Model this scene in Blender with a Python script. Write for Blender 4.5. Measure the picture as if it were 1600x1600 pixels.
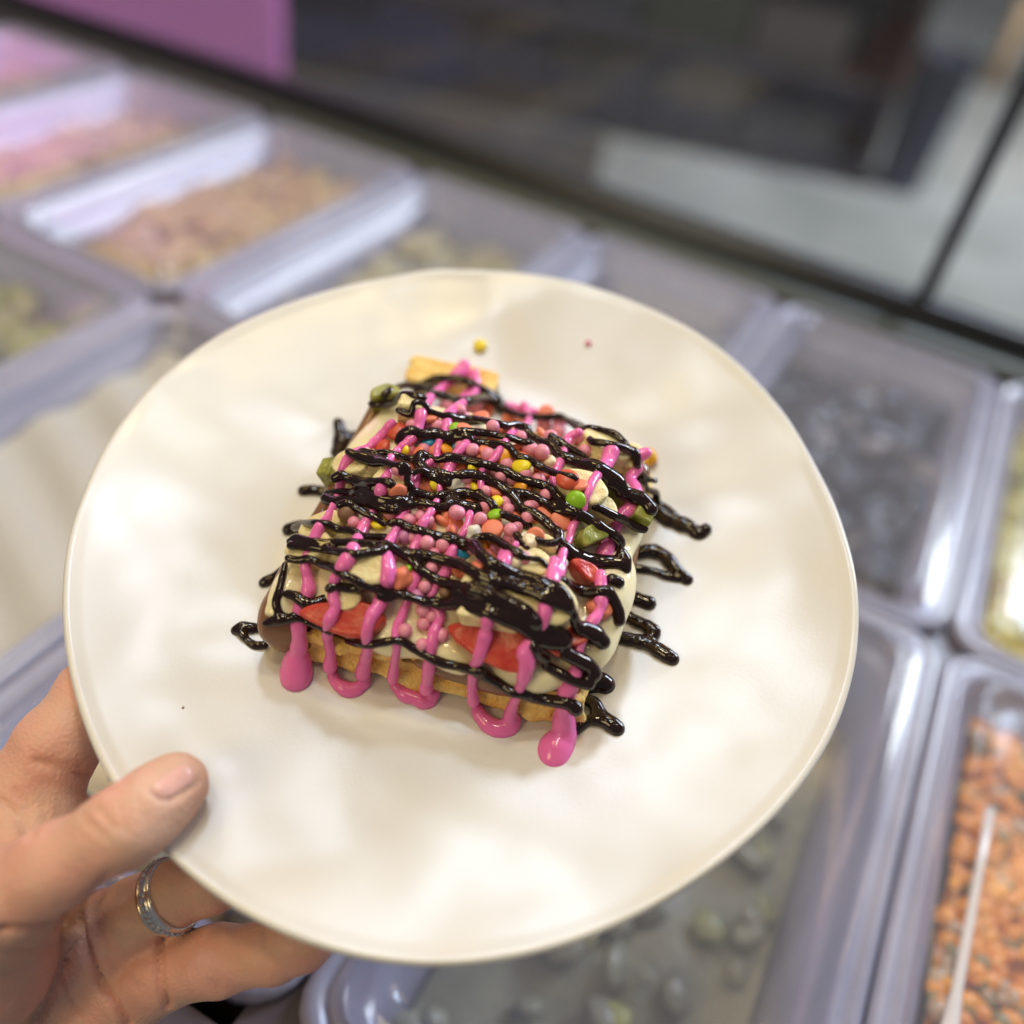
import bpy, math, random
import numpy as np
from mathutils import Vector, Matrix
from mathutils.bvhtree import BVHTree

random.seed(4)
rng = np.random.default_rng(4)
for _o in list(bpy.data.objects):
    bpy.data.objects.remove(_o)
SC = bpy.context.scene
COL = SC.collection

# ------------------------------------------------------------------ camera
CAMZ = 1.30                                   # metres above the shop floor
F = 1450.0                                    # focal length in pixels of a 1600 px frame
def nrm(v):
    v = np.array(v, float)
    return v / np.linalg.norm(v)
RY = nrm((950, 1070, -F)); RX = nrm((4601, -2120, F)); RX = nrm(RX - RY * (RX @ RY)); RZ = np.cross(RX, RY)
ROT = np.array([RX, RY, RZ])                  # camera axes -> world
CAMP = np.array([0.0, 0.0, CAMZ])
cam = bpy.data.cameras.new("camera")
cam.sensor_width = 36.0
cam.lens = 36.0 * F / 1600.0
cam.clip_start = 0.02
cam.clip_end = 80
cam.dof.use_dof = True
cam.dof.focus_distance = 0.267
cam.dof.aperture_fstop = 3.3
co = bpy.data.objects.new("camera", cam)
COL.objects.link(co)
m4 = Matrix.Identity(4)
for i in range(3):
    for j in range(3):
        m4[i][j] = ROT[i, j]
m4.translation = Vector(CAMP)
co.matrix_world = m4
SC.camera = co

# ------------------------------------------------------------------ room light
W = bpy.data.worlds.new("World"); SC.world = W; W.use_nodes = True
bg = W.node_tree.nodes["Background"]
bg.inputs[0].default_value = (0.80, 0.82, 0.90, 1); bg.inputs[1].default_value = 0.17
SC.view_settings.view_transform = 'Standard'; SC.view_settings.look = 'None'
SC.view_settings.exposure = 0.12; SC.view_settings.gamma = 1.0

def lamp(name, loc, target, size, power, col, size_y=None, shape='DISK'):
    l = bpy.data.lights.new(name, 'AREA')
    l.shape = shape if size_y is None else 'RECTANGLE'
    l.size = size
    if size_y is not None:
        l.size_y = size_y
    l.energy = power; l.color = col
    o = bpy.data.objects.new(name, l); COL.objects.link(o)
    o.location = loc
    o.rotation_euler = (Vector(target) - Vector(loc)).to_track_quat('-Z', 'Y').to_euler()
    return o
PT = (-0.09, 0.19, 1.10)
lamp("warm_ceiling_panel", (-0.55, -1.15, 1.90), PT, 0.6, 5.6, (1.0, 0.78, 0.36))
lamp("warm_spot", (-0.78, -0.05, 2.6), PT, 0.25, 2.2, (1.0, 0.70, 0.24))
lamp("warm_spot", (-1.15, 0.75, 2.4), PT, 0.25, 2.2, (1.0, 0.70, 0.24))
lamp("cool_ceiling_panel", (0.5, 1.9, 2.1), PT, 0.6, 19.0, (0.66, 0.77, 1.0))
lamp("overhead_spot", (-0.22, -0.14, 2.6), PT, 0.12, 2.9, (1.0, 0.84, 0.50))
lamp("overhead_spot", (-0.06, 0.30, 2.6), PT, 0.12, 2.9, (1.0, 0.83, 0.46))
lamp("overhead_spot", (-0.50, 0.66, 2.6), PT, 0.18, 3.9, (0.72, 0.83, 1.0))
lamp("overhead_spot", (-0.34, 0.10, 2.6), PT, 0.10, 2.0, (0.74, 0.87, 1.0))
lamp("case_light", (-0.2, 0.95, 1.75), (-0.2, 0.45, 0.93), 2.2, 1.8, (1.0, 0.66, 0.28), 0.05)
for i, (x, y, c) in enumerate([(-0.9, 0.9, 1), (-0.35, 1.05, 1), (0.25, 0.95, 1), (-1.0, 0.25, 1), (0.45, 0.3, 0), (-0.6, -0.4, 1), (0.2, -0.5, 1), (-0.15, 0.55, 0)]):
    lamp("downlight", (x, y, 2.62), PT, 0.07, 0.5, (1.0, 0.70, 0.24) if c else (0.88, 0.94, 1.0))
bl = lamp("board_fill", (-2.7, 1.15, 2.9), (-2.5, 1.95, 0.6), 0.8, 28, (1.0, 0.95, 0.98))  # unseen fill lamp, added only to brighten the pink board
bl.data.spread = math.radians(75)
lamp("mall_light", (2.6, 4.6, 3.2), (-0.2, 4.4, 0), 1.6, 260, (0.92, 0.96, 1.0))

# ------------------------------------------------------------------ helpers
def ray(px, py):
    return ROT @ np.array([px - 800.0, -(py - 800.0), -F]) / F      # unit depth
def at(px, py, depth):
    return CAMP + ray(px, py) * depth
def pix(p):
    c = ROT.T @ (np.asarray(p) - CAMP)
    return np.array([800 + F * c[0] / -c[2], 800 - F * c[1] / -c[2], -c[2]])

def tag(o, label=None, cat=None, group=None, kind=None):
    if label: o["label"] = label
    if cat: o["category"] = cat
    if group: o["group"] = group
    if kind: o["kind"] = kind
    return o
def empty(name, loc, label, cat, group=None):
    o = bpy.data.objects.new(name, None); COL.objects.link(o)
    o.empty_display_size = 0.01
    o.location = Vector(loc)
    return tag(o, label, cat, group)
def link(name, me, parent=None, loc=(0, 0, 0)):
    o = bpy.data.objects.new(name, me); COL.objects.link(o)
    o.location = Vector(loc)
    if parent is not None:
        o.parent = parent
        o.location = Vector(loc) - abs_loc(parent)
    return o
def abs_loc(o):
    v = Vector(o.location)
    while o.parent is not None:
        o = o.parent; v = v + Vector(o.location)
    return v
def mesh(name, V, Fc, mat, smooth=True):
    me = bpy.data.meshes.new(name)
    V = np.asarray(V, float)
    me.from_pydata(V.tolist(), [], [list(map(int, f)) for f in Fc])
    me.update()
    if smooth:
        me.polygons.foreach_set("use_smooth", np.ones(len(me.polygons), bool))
    if mat is not None:
        me.materials.append(mat)
    return me
def put(name, V, Fc, mat, parent=None, smooth=True, origin=None):
    """world-space verts -> one mesh object with its origin at its own base."""
    V = np.asarray(V, float)
    if origin is None:
        origin = np.array([V[:, 0].mean(), V[:, 1].mean(), V[:, 2].min()])
    return link(name, mesh(name, V - origin, Fc, mat, smooth), parent, origin)

def box(x0, x1, y0, y1, z0, z1, bev=0.0):
    import bmesh
    bm = bmesh.new()
    bmesh.ops.create_cube(bm, size=1.0)
    for v in bm.verts:
        v.co = Vector(((x0 + x1) / 2 + v.co.x * (x1 - x0), (y0 + y1) / 2 + v.co.y * (y1 - y0), (z0 + z1) / 2 + v.co.z * (z1 - z0)))
    if bev > 0:
        bmesh.ops.bevel(bm, geom=bm.edges[:], offset=bev, segments=2, affect='EDGES')
    bm.verts.index_update()
    V = np.array([v.co[:] for v in bm.verts]); Fc = [[v.index for v in f.verts] for f in bm.faces]
    bm.free()
    return V, Fc
def joinm(parts):
    Vs, Fs, n = [], [], 0
    for V, Fc in parts:
        Vs.append(np.asarray(V, float)); Fs += [[i + n for i in f] for f in Fc]; n += len(V)
    return np.concatenate(Vs), Fs

def uvsphere(nu=16, nv=10):
    V = [(0, 0, 1)]
    for j in range(1, nv):
        t = math.pi * j / nv
        for i in range(nu):
            a = 2 * math.pi * i / nu
            V.append((math.sin(t) * math.cos(a), math.sin(t) * math.sin(a), math.cos(t)))
    V.append((0, 0, -1)); n = len(V) - 1
    Fc = []
    for i in range(nu):
        k = (i + 1) % nu
        Fc.append((0, 1 + i, 1 + k))
        for j in range(nv - 2):
            b = 1 + j * nu
            Fc.append((b + i, b + nu + i, b + nu + k, b + k))
        b = 1 + (nv - 2) * nu
        Fc.append((b + i, n, b + k))
    return np.array(V), Fc

def rrect(x0, x1, y0, y1, r, n=5):
    P = []
    for cx, cy, a0 in ((x1 - r, y1 - r, 0), (x0 + r, y1 - r, 90), (x0 + r, y0 + r, 180), (x1 - r, y0 + r, 270)):
        for k in range(n + 1):
            a = math.radians(a0 + 90 * k / n); P.append((cx + r * math.cos(a), cy + r * math.sin(a)))
    return P
def loft(rings, close_end=True):
    n = len(rings[0]); V = [p for r in rings for p in r]; Fc = []
    for j in range(len(rings) - 1):
        for i in range(n):
            k = (i + 1) % n
            Fc.append((j * n + i, j * n + k, (j + 1) * n + k, (j + 1) * n + i))
    if close_end:
        Fc.append(tuple((len(rings) - 1) * n + i for i in range(n)))
    return np.array(V, float), Fc
# smooth value noise (numpy)
_NT = rng.random((32, 32, 32))
def vnoise(P, scale):
    Q = np.asarray(P, float) * scale + 100.0
    i = np.floor(Q).astype(int); f = Q - i; f = f * f * (3 - 2 * f)
    out = 0
    for a in (0, 1):
        for b in (0, 1):
            for c in (0, 1):
                w = (f[..., 0] if a else 1 - f[..., 0]) * (f[..., 1] if b else 1 - f[..., 1]) * (f[..., 2] if c else 1 - f[..., 2])
                out = out + w * _NT[(i[..., 0] + a) % 32, (i[..., 1] + b) % 32, (i[..., 2] + c) % 32]
    return out * 2 - 1

# signed distance fields -> mesh (surface nets)
class Grid:
    def __init__(s, lo, hi, h):
        s.lo = np.array(lo, float); s.h = h
        s.n = np.ceil((np.array(hi) - s.lo) / h).astype(int) + 1
        ax = [s.lo[k] + h * np.arange(s.n[k]) for k in range(3)]
        s.P = np.stack(np.meshgrid(*ax, indexing='ij'), -1)
def nets(Fd, g):
    ins = Fd < 0
    nx, ny, nz = Fd.shape
    c = [(a, b, d) for a in (0, 1) for b in (0, 1) for d in (0, 1)]
    def sl(A, o): return A[o[0]:nx - 1 + o[0], o[1]:ny - 1 + o[1], o[2]:nz - 1 + o[2]]
    cnt = sum(sl(ins, o).astype(np.int8) for o in c)
    act = (cnt > 0) & (cnt < 8)
    idx = np.argwhere(act)
    ids = -np.ones(act.shape, int); ids[act] = np.arange(len(idx))
    acc = np.zeros((len(idx), 3)); num = np.zeros(len(idx))
    for k in range(3):
        for o in c:
            if o[k]: continue
            o2 = list(o); o2[k] = 1
            f1 = Fd[tuple((idx + o).T)]; f2 = Fd[tuple((idx + o2).T)]
            m = (f1 < 0) != (f2 < 0)
            t = np.where(m, f1 / np.where(m, f1 - f2, 1), 0)
            p = np.tile(np.array(o, float), (len(idx), 1)); p[:, k] = t
            acc[m] += p[m]; num[m] += 1
    V = g.lo + (idx + acc / num[:, None]) * g.h
    Fc = []
    for k in range(3):
        a, b = (k + 1) % 3, (k + 2) % 3
        s1 = [slice(1, n - 1) for n in Fd.shape]; s1[k] = slice(0, Fd.shape[k] - 1)
        s2 = list(s1); s2[k] = slice(1, Fd.shape[k])
        A, B = ins[tuple(s1)], ins[tuple(s2)]
        e = np.argwhere(A != B); st = A[A != B]
        e[:, a] += 1; e[:, b] += 1
        q = []
        for da, db in ((-1, -1), (0, -1), (0, 0), (-1, 0)):
            x = e.copy(); x[:, a] += da; x[:, b] += db
            q.append(ids[tuple(x.T)])
        q = np.stack(q, 1)
        q[~st] = q[~st][:, ::-1]
        Fc.append(q)
    return V, np.concatenate(Fc)
def smin(a, b, k):
    h = np.clip(0.5 + 0.5 * (b - a) / k, 0, 1)
    return b + (a - b) * h - k * h * (1 - h)
def sd_cone(P, a, b, ra, rb):
    a = np.array(a, float); b = np.array(b, float); ab = b - a
    t = np.clip(((P - a) @ ab) / (ab @ ab), 0, 1)
    return np.linalg.norm(P - a - t[..., None] * ab, axis=-1) - (ra + (rb - ra) * t)
def sd_box(P, half, r):
    q = np.abs(P) - (np.array(half) - r)
    return np.linalg.norm(np.maximum(q, 0), axis=-1) + np.minimum(q.max(-1), 0) - r

# ------------------------------------------------------------------ materials
def nodes(m):
    m.use_nodes = True
    return m.node_tree, m.node_tree.nodes["Principled BSDF"]
def mat(name, col, rough=0.5, col2=None, nscale=50, ndetail=4, sss=0.0, sssr=(1, .4, .25), sscale=0.004, coat=0.0, coatr=0.1, bump=0.0, bscale=400,
        metal=0.0, spec=0.5, ramp=(0.35, 0.65), rvar=0.0, bdist=0.001):
    m = bpy.data.materials.new(name)
    nt, b = nodes(m)
    N, L = nt.nodes, nt.links
    b.inputs["Base Color"].default_value = (*col, 1)
    b.inputs["Roughness"].default_value = rough
    b.inputs["Metallic"].default_value = metal
    b.inputs["Specular IOR Level"].default_value = spec
    b.inputs["Coat Weight"].default_value = coat; b.inputs["Coat Roughness"].default_value = coatr
    if sss > 0:
        b.inputs["Subsurface Weight"].default_value = sss
        b.inputs["Subsurface Radius"].default_value = sssr
        b.inputs["Subsurface Scale"].default_value = sscale
    tc = N.new("ShaderNodeTexCoord")
    if col2 is not None:
        nz = N.new("ShaderNodeTexNoise"); nz.inputs["Scale"].default_value = nscale; nz.inputs["Detail"].default_value = ndetail
        L.new(tc.outputs["Object"], nz.inputs["Vector"])
        cr = N.new("ShaderNodeValToRGB")
        cr.color_ramp.elements[0].position = ramp[0]; cr.color_ramp.elements[0].color = (*col, 1)
        cr.color_ramp.elements[1].position = ramp[1]; cr.color_ramp.elements[1].color = (*col2, 1)
        L.new(nz.outputs["Fac"], cr.inputs["Fac"]); L.new(cr.outputs["Color"], b.inputs["Base Color"])
    if rvar > 0:
        n3 = N.new("ShaderNodeTexNoise"); n3.inputs["Scale"].default_value = bscale * 0.3
        L.new(tc.outputs["Object"], n3.inputs["Vector"])
        mr = N.new("ShaderNodeMapRange"); mr.inputs["To Min"].default_value = rough - rvar; mr.inputs["To Max"].default_value = rough + rvar
        L.new(n3.outputs["Fac"], mr.inputs["Value"]); L.new(mr.outputs["Result"], b.inputs["Roughness"])
    if bump > 0:
        n2 = N.new("ShaderNodeTexNoise"); n2.inputs["Scale"].default_value = bscale; n2.inputs["Detail"].default_value = 3
        L.new(tc.outputs["Object"], n2.inputs["Vector"])
        bp = N.new("ShaderNodeBump"); bp.inputs["Strength"].default_value = bump; bp.inputs["Distance"].default_value = bdist
        L.new(n2.outputs["Fac"], bp.inputs["Height"]); L.new(bp.outputs["Normal"], b.inputs["Normal"])
    return m
def clear(name, tint=(0.95, 0.97, 1.0), haze=0.10, rough=0.06):
    """thin clear sheet: mostly see-through, glossy at grazing angles, a little milky."""
    m = bpy.data.materials.new(name); m.use_nodes = True
    nt = m.node_tree; N, L = nt.nodes, nt.links
    for n in list(N): N.remove(n)
    out = N.new("ShaderNodeOutputMaterial")
    tr = N.new("ShaderNodeBsdfTransparent"); tr.inputs[0].default_value = (*tint, 1)
    gl = N.new("ShaderNodeBsdfGlossy"); gl.inputs["Roughness"].default_value = rough
    df = N.new("ShaderNodeBsdfDiffuse"); df.inputs[0].default_value = (0.70, 0.71, 0.84, 1)
    fr = N.new("ShaderNodeFresnel")
    ge = N.new("ShaderNodeNewGeometry"); ma = N.new("ShaderNodeMath"); ma.operation = 'MULTIPLY_ADD'   # same reflectance on both sides of the sheet
    ma.inputs[1].default_value = -(1.5 - 1 / 1.5); ma.inputs[2].default_value = 1.5
    L.new(ge.outputs["Backfacing"], ma.inputs[0]); L.new(ma.outputs[0], fr.inputs[0])
    m1 = N.new("ShaderNodeMixShader"); m2 = N.new("ShaderNodeMixShader"); m2.inputs[0].default_value = haze
    L.new(fr.outputs[0], m1.inputs[0]); L.new(tr.outputs[0], m1.inputs[1]); L.new(gl.outputs[0], m1.inputs[2])
    L.new(m1.outputs[0], m2.inputs[1]); L.new(df.outputs[0], m2.inputs[2]); L.new(m2.outputs[0], out.inputs[0])
    return m

M = {}
M['plate'] = mat("satin_glaze", (0.67, 0.655, 0.645), 0.28, bump=0.06, bscale=1100, bdist=0.0003, spec=0.75)
M['skin'] = mat("skin", (0.70, 0.435, 0.33), 0.43, col2=(0.78, 0.405, 0.325), nscale=42, ndetail=6, sss=0.25, sssr=(1, .35, .2), sscale=0.0025, bump=0.5, bscale=1000, bdist=0.0008, spec=0.4, ramp=(0.40, 0.62))
M['nail'] = mat("nail", (0.82, 0.46, 0.42), 0.18, sss=0.3, sscale=0.002, spec=0.5)
M['choc'] = mat("dark_sauce", (0.016, 0.006, 0.005), 0.09, spec=0.5)
M['pink'] = mat("pink_sauce", (0.82, 0.17, 0.47), 0.15, sss=0.25, sssr=(1, .4, .6), sscale=0.003, spec=0.5)
M['cream'] = mat("white_cream", (0.86, 0.79, 0.56), 0.12, sss=0.2, sssr=(1, .8, .5), sscale=0.004, spec=0.5, col2=(0.85, 0.75, 0.46), nscale=60)
M['spread'] = mat("hazelnut_spread", (0.17, 0.075, 0.038), 0.16, spec=0.5, col2=(0.24, 0.115, 0.06), nscale=70)
M['banana'] = mat("banana_flesh", (0.86, 0.76, 0.45), 0.42, col2=(0.76, 0.62, 0.31), nscale=200, sss=0.2, sssr=(1, .8, .4), sscale=0.002, bump=0.6, bscale=600, bdist=0.0012)
def core(m, pale, r0, r1):
    nt = m.node_tree; N, L = nt.nodes, nt.links; b = N["Principled BSDF"]
    tc = N.new("ShaderNodeTexCoord"); vl = N.new("ShaderNodeVectorMath"); vl.operation = 'LENGTH'
    L.new(tc.outputs["Object"], vl.inputs[0])
    nz = N.new("ShaderNodeTexNoise"); nz.inputs["Scale"].default_value = 260; L.new(tc.outputs["Object"], nz.inputs["Vector"])
    ad = N.new("ShaderNodeMath"); ad.operation = 'MULTIPLY_ADD'; ad.inputs[1].default_value = .006; L.new(nz.outputs["Fac"], ad.inputs[0]); L.new(vl.outputs["Value"], ad.inputs[2])
    mr = N.new("ShaderNodeMapRange"); mr.inputs["From Min"].default_value = r0 + .003; mr.inputs["From Max"].default_value = r1 + .003; mr.inputs["To Min"].default_value = .75; mr.inputs["To Max"].default_value = 0
    L.new(ad.outputs[0], mr.inputs["Value"])
    mx = N.new("ShaderNodeMix"); mx.data_type = 'RGBA'
    src = b.inputs["Base Color"].links[0].from_socket
    L.new(mr.outputs["Result"], mx.inputs[0]); L.new(src, mx.inputs[6]); mx.inputs[7].default_value = (*pale, 1)
    L.new(mx.outputs[2], b.inputs["Base Color"])
M['kiwi'] = mat("kiwi_flesh", (0.15, 0.17, 0.022), 0.26, col2=(0.36, 0.36, 0.08), nscale=260, sss=0.15, sscale=0.002, bump=0.3, bscale=900, bdist=0.0006)
M['berry'] = mat("strawberry_flesh", (0.46, 0.022, 0.018), 0.30, col2=(0.60, 0.09, 0.055), nscale=190, sss=0.25, sscale=0.003, bump=0.35, bscale=900, bdist=0.0006)
core(M['berry'], (0.76, 0.28, 0.20), 0.000, 0.0075)
core(M['banana'], (0.70, 0.56, 0.28), 0.0, 0.0035)
M['waffle'] = mat("waffle_crust", (0.80, 0.47, 0.10), 0.62, col2=(0.93, 0.71, 0.27), nscale=160, ndetail=8, bump=0.9, bscale=900, bdist=0.0010)
M['pearl'] = mat("pearl_shell", (0.74, 0.25, 0.38), 0.40, col2=(0.80, 0.31, 0.43), nscale=400)
M['lilac'] = mat("lilac_shell", (0.52, 0.18, 0.40), 0.40)
M['coral'] = mat("coral_shell", (0.78, 0.20, 0.105), 0.46, col2=(0.84, 0.27, 0.17), nscale=400, bump=0.2, bscale=1500, bdist=0.0003)
M['red'] = mat("red_shell", (0.58, 0.085, 0.04), 0.36)
M['yellow'] = mat("yellow_shell", (0.83, 0.66, 0.02), 0.30)
M['green'] = mat("green_shell", (0.27, 0.56, 0.02), 0.30)
M['blue'] = mat("blue_shell", (0.015, 0.24, 0.47), 0.30)
M['orange'] = mat("orange_shell", (0.80, 0.34, 0.02), 0.32)
M['white'] = mat("white_shell", (0.80, 0.77, 0.72), 0.40, bump=0.3, bscale=700)
M['ivory'] = mat("ivory_chip", (0.80, 0.70, 0.50), 0.40)
M['cocoa'] = mat("milk_chocolate", (0.20, 0.10, 0.06), 0.45, col2=(0.27, 0.15, 0.09), nscale=300)
M['gold'] = mat("ring_gold", (0.72, 0.63, 0.52), 0.22, metal=1.0)
M['silver'] = mat("ring_silver", (0.76, 0.75, 0.74), 0.20, metal=1.0)
M['gem'] = mat("ring_stone", (0.55, 0.60, 0.68), 0.05, metal=0.6)
M['gummy'] = mat("peach_piece", (0.78, 0.40, 0.03), 0.25, sss=0.2, sscale=0.003)

# ------------------------------------------------------------------ the room beyond the glass
M['floor'] = mat("floor_tile", (0.33, 0.335, 0.32), 0.18, col2=(0.50, 0.50, 0.485), nscale=2.2)
V, Fc = box(-9, 7, -3, 14, -0.10, 0.0)
tag(put("floor", V, Fc, M['floor'], smooth=False), kind="structure")

M['hotpink'] = mat("pink_board", (0.62, 0.17, 0.52), 0.5, col2=(0.66, 0.21, 0.55), nscale=2)
M['maroon'] = mat("maroon_edge", (0.06, 0.012, 0.03), 0.5)
pk = empty("signboard", (-2.6, 1.95, 0), "tall bright pink board standing beyond the glass front", "board")
V, Fc = box(-3.7, -1.60, 1.94, 2.0, 0.12, 2.3, 0.008); put("board", V, Fc, M['hotpink'], pk)
V, Fc = box(-3.7, -1.56, 1.92, 2.02, 0.0, 0.118, 0.004); put("plinth", V, Fc, M['maroon'], pk)

M['darkwood'] = mat("dark_cabinet", (0.032, 0.028, 0.027), 0.5, col2=(0.045, 0.038, 0.033), nscale=6)
dc = empty("display_cabinet", (-1.3, 3.9, 0), "dark display cabinet full of goods out of focus beyond the glass", "cabinet")
dc.rotation_euler = (0, 0, math.atan2(0.62, 1.86))
def cab(name, bx, m):
    V, Fc = box(*bx, 0.004)
    me = mesh(name, V, Fc, m, False)
    o = bpy.data.objects.new(name, me); COL.objects.link(o); o.parent = dc
    return o
cab("side_panel", (0.98, 1.02, -0.02, 0.6, 0.0, 1.5), M['darkwood'])
cab("side_panel", (-2.24, -2.20, -0.02, 0.6, 0.0, 1.5), M['darkwood'])
cab("back_panel", (-2.2, 0.98, 0.56, 0.6, 0.0, 1.5), M['darkwood'])
for z in (0.0, 0.36, 0.76, 1.16):
    cab("shelf", (-2.2, 0.98, 0.0, 0.56, z, z + 0.05), M['darkwood'])
goods = [("navy", (0.03, 0.042, 0.085)), ("slate", (0.10, 0.13, 0.17)), ("moss green", (0.030, 0.045, 0.034)), ("brown", (0.09, 0.065, 0.045)), ("charcoal", (0.045, 0.045, 0.05)), ("steel blue", (0.075, 0.11, 0.16)), ("olive", (0.045, 0.048, 0.026)), ("taupe", (0.085, 0.07, 0.06))]
GM = [mat("carton_" + n.replace(" ", "_"), tuple(1.1 * v for v in c), 0.5) for n, c in goods]
ca, sa = math.cos(dc.rotation_euler[2]), math.sin(dc.rotation_euler[2])
shelfword = {0.05: "bottom", 0.41: "second", 0.81: "third"}
posword = ["far left", "left", "centre-left", "centre", "centre-right", "right", "far right"]
for z in (0.05, 0.41, 0.81):
    x = -1.9
    j = 0
    while x < 0.80 and j < 7:
        w = 0.34 + 0.12 * random.random(); h = 0.16 + 0.13 * random.random()
        w = min(w, 0.97 - x)
        gi = random.randrange(len(goods))
        V, Fc = box(-w / 2 + 0.008, w / 2 - 0.008, 0.03, 0.40, 0, h, 0.004)
        o = link("carton", mesh("carton", V, Fc, GM[gi], False), None, (-1.3 + ca * (x + w / 2), 3.9 + sa * (x + w / 2), z))
        o.rotation_euler = (0, 0, dc.rotation_euler[2])
        tag(o, "%s carton at the %s of the %s shelf of the dark cabinet" % (goods[gi][0], posword[j], shelfword[z]), "carton", "cartons on the cabinet shelves")
        x += w; j += 1
V, Fc = box(-1.0, 1.0, -.5, .5, 0.004, 0.012, 0.003)  # thin dark brown slab lying on the floor before the cabinet
fm = link("floor_sheet", mesh("floor_sheet", V, Fc, mat("brown_sheet", (0.060, 0.048, 0.045), 0.9, col2=(0.11, 0.09, 0.08), nscale=5), False), None, (-2.15, 3.02, 0)); fm.rotation_euler = (0, 0, dc.rotation_euler[2])
tag(fm, "thin dark brown sheet on the floor in front of the cabinet beyond the glass", "mat")
# a navy bin beside the cabinet and a tan stool at the upper right
M['navy'] = mat("navy_plastic", (0.020, 0.025, 0.045), 0.6)
M['tan'] = mat("tan_wood", (0.50, 0.32, 0.17), 0.5)
bx, by = -1.3 + ca * 1.13, 3.9 + sa * 1.13
def rr0(w, d, z, r=.03): return [(x, y, z) for x, y in rrect(-w, w, -d, d, r)]
V, Fc = loft([rr0(.075, .11, .0), rr0(.095, .13, .50), rr0(.102, .137, .503), rr0(.102, .137, .53), rr0(.092, .127, .532), rr0(.088, .122, .44)])
nb = link("bin", mesh("bin", V, Fc, M['navy']), None, (bx, by + .12, 0)); nb.rotation_euler = (0, 0, dc.rotation_euler[2])
tag(nb, "navy bin standing at the right end of the dark cabinet beyond the glass", "bin")
ch = empty("stool", (0.10, 6.95, 0), "tan wooden stool at the upper right corner beyond the glass", "stool")
V, Fc = box(-0.14, 0.36, 6.7, 7.2, 0.50, 0.56, 0.02); put("seat", V, Fc, M['tan'], ch)
for (x, y) in ((-0.06, 6.76), (0.28, 6.76), (-0.06, 7.14), (0.28, 7.14)):
    V, Fc = box(x - 0.05, x + 0.05, y - .05, y + 0.05, 0.0, 0.498, 0.01); put("leg", V, Fc, M['tan'], ch)
wl = put("wall", *box(-9, 7, 11.5, 11.7, 0, 3.4), mat("far_wall", (0.16, 0.145, 0.135), 0.7, col2=(0.11, 0.115, 0.12), nscale=1.5), smooth=False)
tag(wl, kind="structure")

# ------------------------------------------------------------------ the refrigerated counter
RIM = 0.96
M['case'] = mat("case_steel", (0.12, 0.105, 0.12), 0.35, spec=0.5, col2=(0.15, 0.13, 0.15), nscale=8)
M['rail'] = mat("olive_rail", (0.055, 0.06, 0.048), 0.45)
M['gasket'] = mat("black_gasket", (0.008, 0.008, 0.012), 0.4)
M['glass'] = clear("front_glass", (0.93, 0.95, 0.95), 0.015, 0.02)
M['pan'] = mat("pan_plastic", (0.27, 0.27, 0.38), 0.27, spec=0.6, coat=0.15, coatr=0.12, col2=(0.33, 0.33, 0.44), nscale=25)
M['lid'] = clear("clear_lid", (0.95, 0.95, 0.99), 0.12, 0.11)
XD = [-0.985, -0.805, -0.625, -0.446, -0.266, -0.086, 0.0935, 0.273, 0.453]
cs = empty("refrigerated_counter", (-0.3, 0.45, 0), "refrigerated topping counter of grey steel with a clear glass front", "counter")
V, Fc = joinm([box(-1.6, 0.9, 0.755, 0.772, 0.2, RIM - 0.004), box(-1.6, 0.9, 0.055, 0.085, 0.2, RIM - 0.004), box(-1.6, 0.9, 0.03, 0.83, 0.10, 0.80),
               box(-1.6, 0.9, 0.4095, 0.4365, 0.803, RIM - 0.0046)] + [box(x_ - .0125, x_ + .0125, y0_, y1_, 0.803, RIM - 0.0046) for x_ in XD for y0_, y1_ in ((.0855, .409), (.437, .7545))])
put("body", V, Fc, M['case'], cs, False)
V, Fc = box(-1.6, 0.9, 0.757, 0.7945, RIM - 0.003, RIM + 0.006, 0.003); put("rail", V, Fc, M['rail'], cs)
V, Fc = box(-1.6, 0.9, 0.795, 0.824, RIM - 0.010, RIM + 0.020, 0.003); put("gasket", V, Fc, M['gasket'], cs)
for x0, x1 in ((-1.6, 0.008), (0.022, 0.9)):
    V, Fc = box(x0, x1, 0.806, 0.812, RIM + 0.021, RIM + 0.46); put("glass_pane", V, Fc, M['glass'], cs, False)
V, Fc = box(0.0085, 0.0215, 0.803, 0.815, RIM + 0.0205, RIM + 0.462, 0.002); put("glass_joint", V, Fc, mat("joint_strip", (0.06, 0.065, 0.085), 0.4), cs)

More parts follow.
